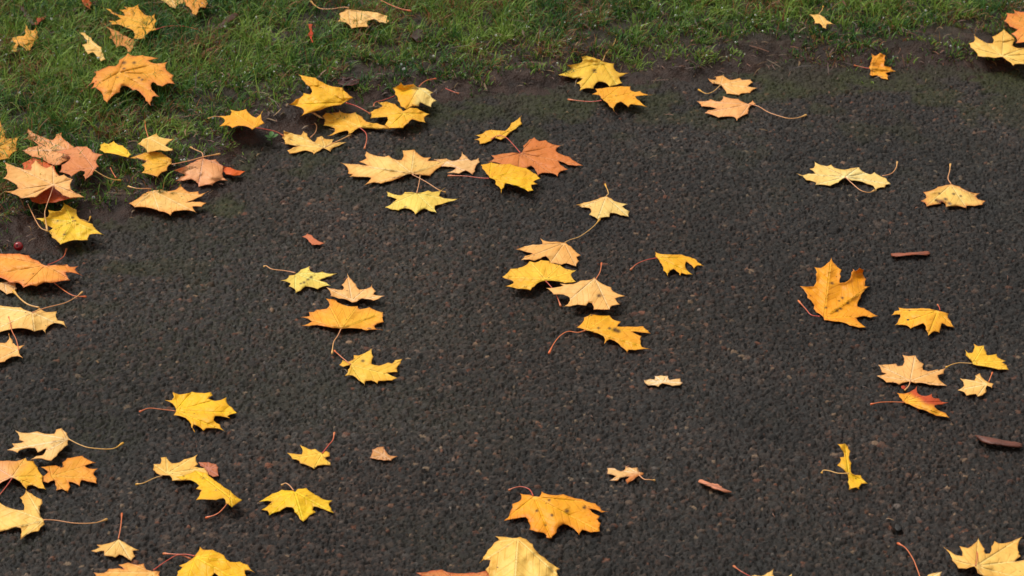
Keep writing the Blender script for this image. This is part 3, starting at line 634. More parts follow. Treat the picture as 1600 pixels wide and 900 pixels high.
leaf('B','715,700|740,685|790,665|760,640|820,635|870,650|910,680|920,695|960,672|1010,675|1040,695|1085,712|1055,730|1060,765|1020,760|975,745|950,770|920,800|870,800|830,800|805,780|820,730|760,735|715,738','925,708',
 'two winged yellow leaf lying over the spotted one, right of the yellow group', c=(246,190,42), e=(236,155,40), z=.010, hc=.012)
leaf('B','905,515|925,535|985,525|1010,545|1060,550|1110,578|1090,590|1130,630|1105,640|1095,670|1060,655|1025,640|1020,665|970,665|940,685|905,665|885,630|870,590|855,550|890,535','1020,545',
 'cupped yellow leaf with a pale cream right half, topmost of the yellow group', c=(248,186,35), c2=(240,212,125), g=(1,0), stalk='1020,540|1045,515|1080,498|1125,492', st='o', hc=.014, z=.016)
loose_stalk('B','865,600|800,625|745,640|735,665','dark red stalk lying under the cupped yellow leaf','r')
leaf('F','170,15|220,30|280,45|295,18|320,35|335,65|365,88|380,60|410,48|440,70|485,70|480,95|520,88|565,88|520,110|480,125|465,148|420,125|400,140|360,165|350,150|310,140|250,155|210,160|195,140|230,122|260,115|220,105|180,100|165,60','430,122',
 'pale yellow leaf flat below the yellow group, crossed by a stalk', c=(242,194,82), e=(234,152,60), stalk='435,118|480,95|530,72|592,42', st='p', sh=.008)
loose_stalk('F','340,60|372,25|378,-15|360,-35','hooked pale stalk above the crossed pale yellow leaf','p')
loose_stalk('B','1185,553|1225,570|1268,585','red twig like stalk on bare earth right of the cupped leaf','r')
# --- pair on the earth, centre right
leaf('C','435,355|470,350|510,360|545,370|570,385|640,398|640,430|670,455|730,455|690,475|670,480|690,518|655,530|610,545|580,515|540,510|520,530|510,555|465,550|420,568|425,530|400,520|440,490|380,490|290,468|350,440|370,425|345,408|435,390','565,388',
 'lemon yellow leaf with one black hole, long stalk up into the turf', c=(240,198,62), e=(238,180,70), spots=((515,440,14),), stalk='568,380|590,330|640,270|655,215', st='y', z=.004, hc=.012)
leaf('C','520,555|600,545|680,538|740,540|745,565|770,575|800,568|825,585|880,595|770,602|800,630|845,668|770,655|745,650|725,670|680,635|655,645|640,698|610,665|570,625|555,610|545,595|500,588|530,575','565,625',
 'deep golden leaf touching the lemon leaf with the black hole', c=A_, stalk='560,628|500,635|440,632|350,622', st='r', z=.010)
leaf('C','1225,490|1270,500|1270,480|1320,468|1345,490|1365,500|1425,487|1440,500|1490,495|1505,515|1475,540|1540,548|1500,565|1490,582|1440,582|1420,595|1340,585|1320,550|1305,530|1250,520|1235,505','1305,528',
 'small amber leaf at the path edge, stalk hooked toward lower left', c=(240,178,82), e=(230,140,65), stalk='1305,530|1260,570|1215,585|1165,560', st='y')
leaf('C','1155,632|1225,630|1240,620|1300,635|1320,600|1370,615|1415,618|1440,635|1475,650|1505,625|1525,650|1490,660|1480,690|1475,710|1430,730|1405,755|1385,730|1340,728|1290,735|1245,715|1205,705|1225,690|1280,680|1240,668|1185,665','1485,652',
 'peach coloured leaf below the small amber one, long stalk reaching right', c=(240,174,92), e=(232,140,80), stalk='1485,650|1540,665|1600,700|1660,722|1730,740|1790,735|1840,718', st='p')
leaf('D','258,90|320,88|350,105|410,150|370,150|365,180|340,170|320,145|290,145|285,115','320,92',
 'tiny pale yellow leaf alone on the turf near the top right', c=(242,188,80), stalk='320,86|338,62|345,40', st='y')
leaf('D','645,335|670,350|700,330|735,345|735,380|725,410|770,420|775,435|800,445|735,455|750,470|752,498|710,490|680,470|650,475|635,465|630,420|640,390','635,428',
 'amber leaf tilted up on bare earth at the right, red stalk to its left', c=(244,168,32), e=(232,125,35), stalk='632,428|590,420|540,408', st='r', ty=.2, hc=.008)
leaf('D','1535,60|1580,75|1700,60|1700,260|1550,270|1548,230|1520,210|1560,185|1510,165|1475,130|1490,110|1490,80|1540,85','1640,170',
 'orange leaf cut by the right edge, behind a broad yellow one', c=(238,160,60), e=(222,120,58), edge=.9)
leaf('D','1285,210|1310,235|1345,255|1370,270|1405,270|1400,230|1440,210|1475,175|1500,205|1530,225|1550,250|1530,285|1560,300|1640,290|1670,340|1600,400|1545,400|1535,412|1490,375|1465,355|1420,362|1340,355|1310,350|1295,320|1265,295|1255,270|1285,262','1465,350',
 'broad pale yellow leaf at the upper right corner of the path edge', c=(245,196,78), e=(238,165,65), z=.004, hc=.012)
# --- centre
leaf('F','690,145|740,170|800,180|830,170|880,200|910,200|915,140|990,135|1010,155|1050,185|1095,182|1075,205|1110,205|1180,190|1215,200|1160,240|1110,275|1090,300|1050,295|1000,290|970,285|900,310|850,330|780,348|740,340|675,358|710,325|720,310|640,305|580,305|605,290|575,285|575,260|560,235|525,215|600,225|640,225|700,235|645,210|690,190|680,170','970,282',
 'very wide pale yellow leaf on the path with an orange tinged left end', c=(243,200,98), e=(228,140,55), edge=.7, stalk='975,290|1060,335|1140,385|1185,402', st='p', hc=.014, sh=.010)
leaf('F','815,395|870,415|905,420|930,400|970,400|1005,405|1050,400|1075,390|1100,400|1140,395|1185,370|1145,425|1180,440|1280,440|1235,455|1165,475|1120,485|1130,530|1090,520|1050,505|1015,525|995,540|970,510|930,500|890,515|850,510|805,495|840,480|855,465|880,445|820,425','1005,408',
 'star shaped greenish yellow leaf below the very wide pale one', c=(236,204,78), e=(240,190,60), stalk='1005,405|1020,340|1028,275', st='p', hc=.014)
leaf('F','1110,195|1190,190|1225,205|1270,195|1285,145|1320,180|1345,205|1395,185|1398,215|1375,235|1370,270|1355,292|1310,265|1270,285|1195,280|1240,260|1250,248|1160,240|1150,215','1190,215',
 'small dull peach leaf wedged between the wide pale and bright yellow leaves', c=(236,184,104), e=(222,145,90))
leaf('F','288,680|320,660|350,670|375,695|430,720|400,730|350,732|330,710|315,690','350,715','small curled brick orange scrap alone on the asphalt, left of centre', c=(212,125,84), e=(180,80,45), cat='leaf scrap', name='leaf_fragment', group='leaf scraps', veins=False, hc=.006)
leaf('G','5,45|50,38|75,18|110,10|165,15|195,18|235,-32|285,-65|300,-80|295,-50|305,-27|265,5|225,30|200,60|170,75|130,60|110,80|70,95|38,100|30,75|5,72|45,58','150,60',
 'curled yellow leaf with its right lobe raised, above the rust orange leaf', c=(244,190,50), hc=.014)
leaf('G','380,58|410,82|450,75|490,100|545,110|515,135|530,155|600,180|640,210|685,235|640,235|590,230|530,205|560,240|590,258|545,270|525,305|500,285|465,280|430,280|400,298|385,265|360,235|330,250|280,250|200,240|140,215|90,212|130,190|110,172|180,160|240,152|300,155|310,110|345,75','292,158',
 'big rust orange leaf behind a bright yellow leaf, crimson stalk', k=.90, c=(222,132,58), e=(206,112,52), stalk='292,155|240,95|200,58|150,48|108,72', st='r', hc=.014, sh=.012)
leaf('G','45,230|110,215|160,225|230,222|260,235|330,250|355,265|395,290|418,315|375,335|400,350|360,355|375,390|340,397|290,370|240,355|200,345|190,370|172,412|165,375|135,350|135,325|100,310|80,285|55,255','100,312',
 'vivid yellow leaf overlapping the rust orange one, thin stalk to the left', c=(247,192,18), e=(244,175,20), z=.010, stalk='95,315|40,312|-60,300|-160,298', st='r', hc=.010)
leaf('G','640,480|690,465|740,455|790,435|830,425|860,440|890,460|965,475|930,490|975,520|970,555|920,545|880,532|855,530|850,555|800,560|775,572|745,550|722,540|735,520|725,500|675,495','828,430',
 'pale bat shaped leaf alone above the central trio, short stalk up', c=(242,192,98), e=(236,168,72), c2=(236,204,120), g=(.4,-1), stalk='830,425|842,405|822,352', st='y')
leaf('K','265,118|320,98|370,88|430,85|415,48|460,68|520,70|575,75|610,100|635,125|670,155|645,165|660,190|640,225|610,215|580,205|550,215|510,205|480,205|450,160|420,175|380,190|350,182|295,185|320,160|370,145|330,135','568,80',
 'amber leaf topping the central trio, long stalk reaching the bat shaped leaf', c=(238,176,80), e=(232,152,62), stalk='572,75|600,60|660,40|720,0|760,-35|790,-70', st='y')
leaf('K','180,290|230,240|300,230|330,215|350,192|385,200|420,185|470,190|490,205|540,215|575,240|640,250|610,275|640,320|610,325|570,330|520,318|455,315|410,325|380,350|355,375|310,365|270,365|200,348|250,330|235,310|195,300','450,305',
 'broad yellow leaf, left of the central trio, under the amber one', c=(246,194,52), e=(240,170,50), z=.008, stalk='450,315|490,360|520,410|545,475', st='r', hc=.012)
leaf('K','455,360|520,355|560,345|540,332|620,335|665,315|740,305|755,292|775,312|820,340|860,355|870,380|950,410|885,425|915,462|865,470|850,495|810,495|750,495|740,455|720,450|705,470|650,465|600,475|550,478|590,460|600,420|560,400|500,400','758,300',
 'pale apricot leaf at the lower right of the central trio', c=(242,188,96), e=(236,160,70), z=.010, spots=((783,408,11),), stalk='765,303|790,260|800,205', st='o', hc=.016)
leaf('K','1130,125|1160,145|1230,150|1300,150|1350,165|1390,180|1440,222|1400,218|1378,240|1350,210|1330,195|1330,240|1370,275|1330,275|1300,265|1292,283|1250,240|1230,250|1215,290|1185,250|1165,200|1150,175|1135,160','1150,170',
 'bright yellow leaf right of the central trio, red stalk curving lower left', c=(246,188,24), e=(242,165,28), stalk='1145,172|1080,185|1020,210|980,248', st='r', hc=.014)
leaf('K','645,605|680,575|690,545|730,522|790,530|850,530|880,560|920,570|900,600|960,600|1060,598|1090,625|1108,645|1050,638|990,632|1050,660|1045,690|1055,730|1108,740|1050,742|1010,748|970,745|960,765|920,725|880,690|850,680|815,712|810,660|760,640|700,625','705,622',
 'golden leaf folded along a dark crack, below the central trio', c=(246,180,32), e=(238,155,40), spots=((885,622,14),(905,630,12),(850,612,8),(780,610,7),(735,528,6)), stalk='700,625|650,638|590,632|540,660|500,710|470,770', st='o', hc=.022)
leaf('H','175,182|215,195|250,185|295,185|260,155|285,150|290,108|330,130|370,138|395,127|420,150|480,160|520,150|570,145|585,165|610,180|640,190|665,175|700,198|740,215|768,250|735,255|730,270|690,275|672,300|655,260|620,250|570,232|520,228|480,210|440,240|390,262|350,255|295,255|300,240|240,225','482,207',
 'long pale lemon leaf twisted in its middle, right of centre', c=(242,208,112), e=(238,186,80), stalk='482,205|530,250|580,290|630,303|665,290', st='p', hc=.016, sh=.012)
loose_stalk('H','715,200|770,185|800,150|808,112','upturned pale stalk at the right end of the twisted lemon leaf','p')
leaf('H','970,300|1020,290|1060,268|1110,255|1145,250|1200,265|1240,290|1280,305|1325,308|1300,325|1315,345|1362,355|1340,380|1290,388|1240,385|1243,402|1190,388|1110,395|1105,370|1085,358|1080,375|1030,380|990,390|980,365|955,355|990,335','1145,254',
 'pale yellow leaf blotched brown, stalk straight up, upper right of the path', c=(243,198,88), e=(205,110,45), edge=.8, spots=((1080,362,18),(1110,345,12),(1135,372,12),(1160,312,9),(1205,325,8),(1055,352,10),(1070,308,7)), stalk='1143,248|1125,215|1135,170|1140,125', st='p', hc=.016)
def solid(tile, outline, label, name, cat, group, col, thick=.004, z=.0015):
    """a flattish solid piece: traced outline, domed top, closed below"""
    P = ground(*pts(tile, outline).T)
    P = np.array([P[i]*(1-t)+P[(i+1) % len(P)]*t + RNG.normal(0, .0005, 2) for i in range(len(P)) for t in (0, .33, .66)]); c = P.mean(0); n = len(P); zt = max(terrain(*c), 0)+z; V = []; cols = []
    for s, hh in ((.96, 0), (1.0, .35), (.86, .8), (.5, 1.0)):
        for p in P: V.append(lift(c+(p-c)*s, np.array(zt+thick*hh)))
    V.append(lift(c, np.array(zt+thick*1.05))); org = lift(c, np.array(zt)); F = [[r*n+i, r*n+(i+1) % n, (r+1)*n+(i+1) % n, (r+1)*n+i] for r in range(3) for i in range(n)]
    F += [[3*n+i, 3*n+(i+1) % n, 4*n] for i in range(n)]; F.append(list(range(n))[::-1])
    V = np.array(V); C = np.tile(lin(col, .8), (len(V), 1))*(0.35+1.2*fbm(V[:, 0]*.5+3, V[:, 1]+1, .004, 3, 3))[:, None]
    o = mesh_obj(name, V-org, F, M_WOOD, cols=C, loc=org); tag(o, label, cat, group); return o
solid('H','765,685|800,680|850,682|900,676|950,672|1000,668|1015,678|1012,690|995,695|940,694|900,696|850,700|800,708|772,702','straight reddish brown stick on the path below the brown blotched leaf','twig','twig','bits of stick',(160,84,54))
solid('T','1290,18|1350,25|1430,40|1500,55|1560,62|1592,76|1590,90|1580,98|1520,95|1450,85|1380,78|1335,62','dark brown strip of bark near the right edge of the path','bark_strip','bark','bits of bark',(112,60,44),.006)
solid('O','1160,730|1170,718|1188,716|1230,735|1262,742|1290,745|1305,758|1320,772|1375,792|1372,799|1330,798|1270,780|1210,755','short pinkish brown stick, lower right of the small half brown leaf','twig','twig','bits of stick',(222,140,102),.005)
solid('T','786,582|800,572|822,575|836,592|838,612|820,625|798,618|788,600','small black lump in a pit of the asphalt, lower right','stone','stone','stones on the path',(18,15,14),.003,-.004)
leaf('L','395,48|420,90|460,125|455,170|450,208|480,205|510,185|520,145|530,120|548,135|570,115|598,128|602,170|612,185|608,228|635,230|600,260|580,300|560,355|600,365|635,385|688,415|640,425|600,415|550,425|580,460|615,485|570,488|510,475|470,455|420,450|350,440|345,420|300,390|285,370|285,340|245,300|230,260|200,228|285,230|300,160|290,110|330,115|370,85','350,425',
 'large amber orange leaf standing half upright on the right of the path', c=(244,170,18), e=(230,130,24), edge=.5, spots=((400,210,10),(465,302,8),(432,382,9),(455,370,8),(362,362,7),(500,335,7),(445,320,6)), stalk='325,418|270,408|235,370|190,320', st='r', ty=.16, hc=.006)
leaf('L','770,410|790,385|820,380|815,362|850,368|900,368|960,365|1010,368|1050,378|1100,390|1130,400|1125,425|1145,450|1165,487|1120,478|1090,460|1080,490|1075,520|1040,510|1000,540|985,500|970,460|935,475|890,495|870,475|830,470|790,475|815,440|825,405','1062,384',
 'golden leaf with spread lobes, just right of the upright amber one', c=(245,180,36), e=(238,155,50), stalk='1075,378|1070,360|1060,345', st='r', hc=.022)
leaf('P','690,160|730,158|800,152|810,168|840,165|850,130|840,98|880,105|920,100|950,140|975,155|968,190|1000,200|1050,190|1112,180|1100,215|1060,225|1065,240|1085,265|1120,290|1060,290|1010,285|960,272|920,275|890,265|850,270|820,285|800,272|740,270|680,228|740,215|710,205|705,185','890,260',
 'pale apricot leaf above the red and yellow leaf at right', c=(242,186,98), e=(232,148,70), stalk='890,258|880,290|855,320', st='p', sh=.008)
leaf('P','1230,65|1250,85|1275,85|1285,28|1310,42|1350,38|1365,80|1370,100|1430,92|1440,115|1485,135|1465,145|1490,160|1505,190|1440,190|1360,172|1310,165|1280,155|1260,125|1235,100','1282,152',
 'yellow crown shaped leaf near the right edge, stalk curving left', c=(243,188,42), e=(240,172,50), stalk='1275,152|1200,148|1150,158|1110,178', st='y', ty=.1)
leaf('P','1200,245|1240,250|1290,258|1295,228|1325,212|1345,245|1380,270|1410,278|1400,305|1370,290|1365,330|1340,350|1310,358|1300,342|1240,352|1225,330|1185,318|1225,290','1365,282',
 'small pale yellow leaf just below the yellow crown shaped one', c=(243,194,96), e=(238,170,70), stalk='1380,265|1390,240|1402,210', st='o')
leaf('P','805,335|850,340|900,320|930,292|945,345|985,355|1025,340|1035,368|1070,370|1085,390|1130,395|1090,408|1045,412|1040,420|1080,450|1110,460|1135,492|1090,482|1050,478|1010,460|970,440|940,435|900,415|860,400|840,385|820,360','850,393',
 'half red, half yellow leaf at the right, the only two coloured one', c=(246,176,34), c2=(196,74,26), g=(.45,.9), stalk='850,395|780,392|700,395|640,408', st='o', hc=.024, e=(215,85,28))
leaf('P','832,292|850,288|868,300|862,312|846,312|834,305','850,300','tiny red leaf scrap between the apricot and two coloured leaves', c=(190,60,20), cat='leaf scrap', name='leaf_fragment', group='leaf scraps', veins=False, hc=.004)
leaf('T','435,75|480,72|500,90|515,120|512,180|522,195|518,230|525,260|545,268|580,270|600,300|625,322|585,322|570,358|550,345|505,362|497,310|500,270|490,255|465,228|432,208|450,190|450,158|475,155|460,110','505,262',
 'narrow twisted yellow leaf standing on edge, lower right of the path', c=(240,188,28), e=(238,170,30), stalk='505,258|440,258|380,242|345,240|335,258', st='y', ty=.22, hc=.008)
leaf('T','1095,715|1140,745|1180,770|1215,775|1195,712|1250,725|1285,700|1315,658|1335,700|1355,730|1360,760|1385,760|1395,715|1415,680|1440,695|1500,690|1550,670|1590,655|1565,700|1570,750|1580,775|1540,810|1600,800|1700,790|1720,860|1600,920|1500,940|1350,900|1310,880|1290,840|1240,855|1190,852|1150,800','1300,838',
 'large pale yellow leaf in the bottom right corner, brown arched stalk on top', c=(242,194,84), e=(236,165,66), stalk='1298,835|1306,790|1306,750|1285,720', st='o', hc=.014, sh=.016, z=.003)
leaf('T','960,935|1000,892|1030,882|1088,872|1075,905|1150,960|1000,1040','965,940',
 'pale leaf tip at the bottom edge with a long stalk rising left', c=(240,200,105), stalk='960,935|930,850|905,790|860,725|810,695', st='o')
leaf('T','-120,935|-115,905|-85,892|-40,900|-5,880|38,852|30,890|70,925|150,885|160,930|60,1040|-60,1040','-20,990',
 'pale yellow leaf cut by the bottom edge, small orange stalk', c=(240,196,95), stalk='-90,915|-125,895|-170,870|-215,838', st='r')
# --- left half of the path
leaf('M','1030,100|1075,100|1080,50|1120,65|1160,60|1200,48|1260,55|1320,50|1330,70|1300,90|1340,105|1380,100|1415,82|1420,120|1450,145|1485,180|1440,190|1420,200|1440,215|1400,205|1345,200|1335,225|1370,250|1410,298|1370,280|1330,275|1290,275|1270,292|1240,265|1210,252|1205,280|1220,305|1195,270|1180,230|1140,205|1085,195|1100,160|1075,120','1098,168',
 'vivid yellow leaf alone on the left of the path, stalk to the left', c=(247,193,18), e=(245,178,20), stalk='1095,168|1020,160|930,152|870,175', st='o', hc=.016)
leaf('M','95,290|160,305|210,300|235,295|280,310|340,310|350,285|385,275|420,305|435,340|425,380|390,410|355,450|320,480|290,475|260,465|190,472|225,450|265,445|290,400|255,420|235,428|220,400|180,398|130,410|110,430|75,415|45,412|90,390|75,372|130,368|150,360|120,350','425,345',
 'pale cream yellow leaf at lower left with a long stalk reaching right', c=(243,194,104), e=(236,160,60), stalk='430,345|500,380|570,400|700,405|770,368', st='y', hc=.016, z=.006)
leaf('M','-90,480|0,480|50,478|100,482|130,475|160,462|170,480|210,480|235,520|270,575|265,600|290,660|240,650|200,630|175,635|165,665|140,630|110,600|75,585|40,600|0,622|-80,640','75,582',
 'leaf cut by the left edge, peach on the left and yellow on the right', c=(236,166,88), c2=(246,188,50), g=(1,0), stalk='75,590|40,640|0,690|-15,710', st='r', hc=.018, z=.002)
leaf('M','265,580|300,550|255,518|310,510|350,508|385,520|390,490|420,462|470,455|515,448|545,468|600,492|530,512|560,528|612,528|585,555|605,590|605,622|550,610|510,600|500,642|470,620|430,610|440,640|425,682|385,655|350,665|345,630|340,600|300,618|270,608','325,578',
 'mottled orange leaf at lower left, no stalk showing', c=(241,172,50), e=(226,132,48), edge=.7, hc=.014)
leaf('Q','-90,420|0,440|50,470|100,485|148,488|140,440|125,410|155,385|160,362|200,385|260,420|265,445|245,490|250,510|275,548|280,575|240,620|190,630|150,655|128,672|130,640|130,600|100,593|50,610|0,622|-80,640','272,552',
 'large pale yellow leaf cut by the left edge near the bottom, long straight stalk', c=(246,196,84), e=(238,165,60), stalk='275,548|350,552|470,570|590,568|670,545', st='p', hc=.018)
leaf('M','1240,488|1300,488|1350,500|1365,520|1362,545|1368,575|1330,580|1300,565|1290,540|1250,510','1300,530','crumpled brown leaf scrap tucked behind the paired yellow leaves at lower left', c=(198,118,78), e=(170,85,50), cat='leaf scrap', name='leaf_fragment', group='leaf scraps', hc=.010)
leaf('M','955,535|960,500|1000,500|1005,460|1040,455|1075,495|1120,490|1150,470|1190,460|1235,440|1225,480|1240,500|1215,515|1280,525|1300,550|1320,600|1240,610|1190,600|1130,605|1075,605|1060,570|1030,570|1000,568|975,555','1045,560',
 'pale yellow leaf of the lower left pair, stalk pointing lower left', c=(243,196,84), e=(238,170,60), stalk='1015,572|960,590|900,618|850,628', st='y')
leaf('M','1130,600|1100,580|1180,560|1220,540|1290,555|1330,590|1380,625|1440,665|1475,700|1515,725|1490,740|1450,772|1410,745|1395,712|1350,725|1300,722|1225,725|1250,680|1260,662|1225,655|1245,635|1190,600','1440,712',
 'bright yellow drooping leaf lying over the paler one of the lower left pair', c=(245,196,18), e=(242,180,30), z=.012, hc=.018, stalk='1440,710|1410,760|1360,810|1285,838', st='o')
leaf('Q','570,742|625,720|605,705|680,695|740,668|780,690|820,715|872,738|830,742|845,775|820,805|790,785|745,765|720,785|680,775|650,772|650,742|600,752','740,672',
 'small pale umbrella shaped leaf near the bottom left, stalk straight up', c=(243,194,94), e=(238,172,76), stalk='740,668|755,590|762,510', st='o', hc=.014)
leaf('Q','585,878|650,880|680,855|740,850|775,858|740,830|800,815|860,830|900,822|915,860|1000,870|1000,905|960,960|780,980|650,930|600,900','960,880',
 'yellow and orange leaf cut by the bottom edge, left of a bright yellow one', c=(243,182,72), e=(230,135,60), edge=.8, stalk='960,862|1050,800|1120,768|1195,795', st='r', sh=.006)
leaf('Q','1220,770|1250,715|1270,735|1330,735|1370,755|1400,770|1420,800|1440,812|1500,810|1550,830|1595,880|1550,862|1530,865|1540,900|1540,960|1380,930|1340,880|1325,900|1300,960|1150,980|1105,900|1110,870|1140,845|1120,835|1190,800','1222,782',
 'bright yellow leaf cut by the bottom edge at left, red stalk to the left', c=(247,192,24), e=(243,175,25), stalk='1215,775|1170,766|1110,765|1020,760', st='r', hc=.018, z=.003)
leaf('N','195,430|240,435|285,440|275,380|310,395|345,410|370,405|410,430|440,418|460,430|460,450|430,460|465,490|465,508|420,505|385,510|362,532|330,512|300,500|275,495|270,480|225,468','415,435',
 'small yellow leaf with a dark red stalk pointing up right, lower middle', c=(245,198,62), e=(242,180,60), stalk='415,432|455,380|480,350|490,305', st='r')
leaf('N','725,410|760,395|800,390|812,420|840,448|885,450|845,480|800,478|755,472|712,462|722,440','800,445','small dull tan curled scrap right of the small yellow leaf', c=(214,158,98), e=(205,115,60), cat='leaf scrap', name='leaf_fragment', group='leaf scraps', hc=.008)
leaf('N','20,735|60,710|100,685|160,660|230,665|245,675|260,655|315,650|345,675|390,700|420,720|478,728|455,745|470,775|488,808|440,790|400,775|360,765|355,785|375,800|335,820|320,840|295,860|275,845|240,800|225,770|190,768|150,795|80,822|70,792|35,785|80,755|100,735','240,672',
 'lemon yellow wing shaped leaf, lower middle left, stalk hooked at its top', c=(243,200,20), e=(240,188,30), stalk='235,665|210,635|185,620|160,632', st='p', hc=.018)
leaf('J','155,152|190,145|205,122|240,118|280,85|335,62|340,95|370,105|415,98|440,108|508,108|470,125|430,138|395,150|440,165|468,185|420,190|385,208|350,195|310,190|280,215|245,232|240,205|205,188|215,170','248,110',
 'greenish yellow leaf with a brown streak and a looped stalk end', c=(236,208,82), e=(235,190,70), spots=((345,133,9),(325,147,8),(300,165,8),(280,172,6)), stalk='245,105|180,92|100,82|65,62|50,66', st='p')
leaf('J','570,108|595,145|625,175|645,210|690,205|715,195|725,170|740,210|750,220|735,240|805,248|760,270|735,278|660,265|630,285|600,290|560,270|515,265|465,250|470,240|440,195|490,205|540,212|550,200|535,180|555,160','600,278',
 'crinkled apricot leaf right above the toothed golden leaf, left of centre', c=(242,186,98), e=(232,145,70), z=.004)
leaf('J','435,265|490,270|540,302|600,315|635,312|645,332|710,320|740,335|795,352|795,375|800,412|760,422|740,435|750,455|795,462|740,460|690,465|620,452|530,455|480,450|430,440|380,432|330,438|285,435|350,410|320,390|275,382|335,375|330,350|360,350|380,335|440,330|460,305','530,450',
 'toothed golden amber leaf with a stalk hanging down, left of centre', c=(246,180,38), e=(236,145,60), edge=.7, stalk='530,458|510,500|485,540|475,612', st='p', hc=.020)
leaf('J','520,680|540,650|575,660|605,650|610,620|640,622|690,600|722,578|735,630|722,675|770,685|825,665|850,672|870,650|915,642|905,670|880,700|885,725|820,730|890,762|850,778|800,780|765,780|760,800|720,778|685,780|680,808|640,775|600,745|555,750|575,710|590,680|545,693','592,680',
 'yellow leaf with long right lobes below the toothed golden one', c=(243,198,66), e=(238,160,50), spots=((668,655,9),), stalk='592,678|550,645|510,610|490,592', st='o', hc=.014)
leaf('O','825,95|860,88|890,92|892,70|930,66|975,68|985,95|1020,88|1052,85|1055,105|1068,112|1050,128|1000,132|965,120|940,115|915,138|895,128|850,128|830,112','945,108',
 'tiny pale cream leaf flat on the asphalt, right of centre', c=(243,202,128), e=(238,180,100), hc=.008)
leaf('O','595,645|640,645|680,665|700,660|710,632|750,645|785,640|795,668|825,675|820,690|790,695|760,720|720,745|710,720|735,698|680,705|660,725|610,722|650,695|595,680','795,682',
 'small pale leaf with a brown underside fold and kinked stalk, lower centre', c=(240,194,116), e=(225,145,60), stalk='795,690|825,715|860,718|892,722', st='p', c2=(205,118,40), g=(.3,-1))
leaf('S','190,555|230,500|240,450|295,425|290,385|350,392|410,405|425,370|465,390|520,395|560,388|610,405|680,420|710,435|760,445|790,470|800,490|850,498|800,503|740,480|720,478|790,525|775,545|795,570|790,622|730,628|680,610|660,645|610,595|560,575|535,590|520,625|485,665|455,660|440,630|395,625|350,610|340,560|325,532|270,540','378,405',
 'large deep orange yellow leaf at the lower centre, red stalk looping left', c=(246,176,24), e=(234,138,28), edge=.7, spots=((583,494,11),(692,472,9),(490,520,8),(472,425,7),(395,492,7),(450,582,5)), stalk='372,398|350,360|300,342|250,350|220,365', st='r', hc=.026, z=.002)
leaf('R','1000,880|1100,865|1160,858|1220,880|1330,880|1440,868|1480,900|1400,960|1100,960','1240,920',
 'brownish orange rolled leaf at the bottom edge, under the pale bell leaf', c=(222,142,72), e=(190,75,45), edge=.9)
leaf('S','135,650|200,655|270,662|290,655|330,670|370,700|400,750|450,790|500,830|540,855|520,862|530,900|500,960|400,1000|250,1020|100,960|90,880|75,860|105,800|60,800|35,820|60,780|90,735|130,690|160,675','275,668',
 'pale golden bell shaped leaf cut by the bottom edge at centre', c=(246,196,80), e=(240,172,60), hc=.034, z=.002)
# --- left edge of the path
leaf('I','0,245|60,235|100,250|105,285|80,310|40,320|0,290|-40,260','30,250','pale leaf almost hidden beneath the orange leaf at the left edge', c=(238,182,100), hc=.003)
loose_stalk('I','340,250|400,295|460,328|540,335','thin orange stalk running out from under the leaf at the left edge','o')
leaf('I','-60,70|0,65|60,65|120,65|180,75|190,90|240,110|285,140|340,135|420,132|440,148|490,142|470,165|520,205|480,190|410,182|420,205|440,232|390,235|345,245|315,248|275,245|230,270|190,262|145,278|120,250|60,245|5,215|-60,200','285,140',
 'large ruffled orange leaf cut by the left edge, red stalk upright', c=(243,166,58), e=(226,118,55), edge=.8, stalk='300,135|360,110|400,80|415,35', st='r', z=.008, hc=.022, curl=1.6)
leaf('I','-90,395|0,388|50,395|130,400|170,420|200,430|250,405|290,430|320,430|355,425|360,480|400,488|420,530|385,505|340,498|300,520|285,565|265,540|215,552|170,535|110,530|60,540|0,555|-80,560','200,432',
 'broad pale yellow leaf at the left edge, below the ruffled orange leaf', c=(245,198,100), e=(238,168,70), stalk='200,435|280,405|400,375|470,340|515,305', st='p', hc=.018, sh=.012)
loose_stalk('I','245,402|180,385|130,350|85,300','thick amber stalk end resting on the broad pale leaf at left','y',z=.016,thick=1.5)
leaf('I','-60,620|0,622|40,620|55,560|75,600|110,645|155,635|120,668|145,720|110,705|75,710|30,740|0,745|-60,750','112,668',
 'small pale amber leaf at the left edge, red stalk standing up', c=(243,184,88), e=(238,155,70), stalk='118,668|100,600|75,550|65,500|55,460', st='o', z=.004)

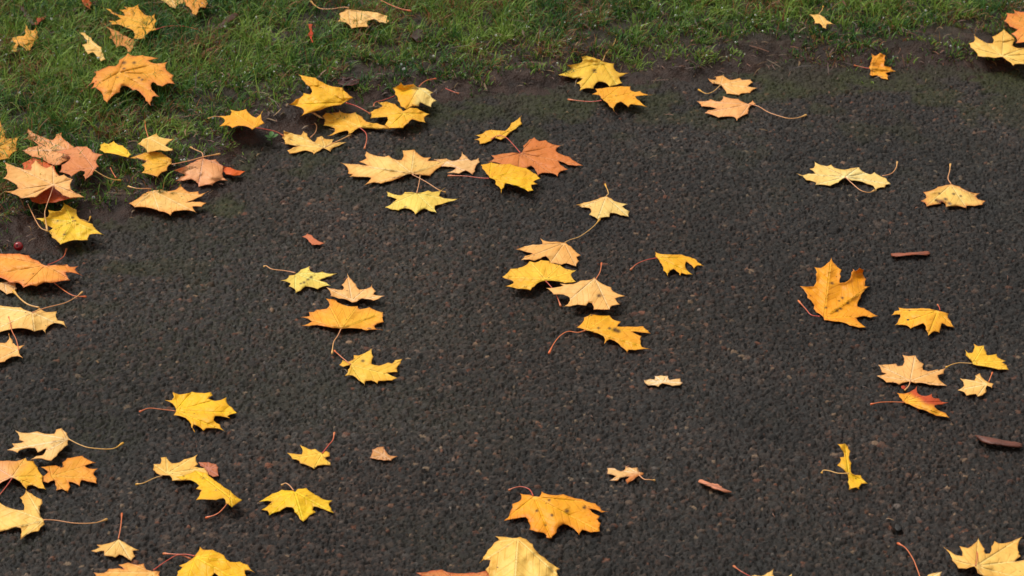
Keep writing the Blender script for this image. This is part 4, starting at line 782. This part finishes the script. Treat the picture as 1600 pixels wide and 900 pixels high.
# ------------------------------------------------------------------ small things
def lathe(prof, n=20):
    V = [[r*math.cos(6.28318*i/n), r*math.sin(6.28318*i/n), z] for r, z in prof for i in range(n)]
    F = [[a*n+i, a*n+(i+1) % n, (a+1)*n+(i+1) % n, (a+1)*n+i] for a in range(len(prof)-1) for i in range(n)]
    F.append(list(range(n))[::-1]); F.append([(len(prof)-1)*n+i for i in range(n)]); return np.array(V), F
bp_ = ground(29, 386); zt = terrain(*bp_)
rt = bpy.data.objects.new('red_berry', None); COL.objects.link(rt); rt.location = (bp_[0]*.995, bp_[1]*.995, zt+.009); rt.rotation_euler = (1.0, -.25, 0)
tag(rt, 'single round red berry lying in the turf at the left edge', 'berry')
V, F = lathe([(.0006, -.0078), (.004, -.0068), (.0066, -.0035), (.0074, .0), (.0067, .0036), (.0042, .0066), (.002, .0074), (.0012, .0068)])
mesh_obj('fruit', V, F, M_FRUIT, rt, cols=np.tile(lin((140, 12, 22), .9), (len(V), 1)))
cv = []; cf = []
for i in range(5):
    a = i*1.2566; q = len(cv)
    cv += [[.0008*math.cos(a-.8), .0008*math.sin(a-.8), .0072], [.0024*math.cos(a), .0024*math.sin(a), .0082], [.0008*math.cos(a+.8), .0008*math.sin(a+.8), .0072], [0, 0, .0078]]
    cf += [[q, q+1, q+3], [q+1, q+2, q+3]]
mesh_obj('calyx', np.array(cv), cf, M_WOOD, rt, cols=np.tile(lin((40, 22, 18)), (len(cv), 1)))
# seedling at the path edge
sp_ = ground(424, 226); zs = max(terrain(*sp_), 0)
sd = bpy.data.objects.new('seedling', None); COL.objects.link(sd); sd.location = (sp_[0], sp_[1], zs); tag(sd, 'tiny bright green seedling growing at the path edge, left of the crossed leaf', 'seedling')
V, F = tube(np.array([[0, 0, -.002], [.001, 0, .006], [0, .001, .014]]), np.array([.0009, .0008, .0006])); mesh_obj('stem', V, F, M_GRASS, sd, cols=np.tile(lin((70, 105, 50)), (len(V), 1)))
for a, l, zz, up in ((.4, .013, .012, .5), (2.7, .012, .011, .5), (1.5, .010, .014, .9), (4.6, .009, .013, .7), (3.6, .008, .009, .2)):
    V = []; n = 7
    for i in range(n):
        t = i/(n-1); wd = .0042*math.sin(math.pi*min(1, t*.93+.04))**.8
        for s in (-1, 0, 1):
            V.append([math.cos(a)*l*t-math.sin(a)*wd*s, math.sin(a)*l*t+math.cos(a)*wd*s, zz+up*l*t*(1-.4*t)+.0008*abs(s)])
    F = [[i*3+j, i*3+j+1, (i+1)*3+j+1, (i+1)*3+j] for i in range(n-1) for j in range(2)]
    mesh_obj('leaf', np.array(V), F, M_GRASS, sd, cols=np.tile(lin((95, 140, 70), .8), (len(V), 1)))
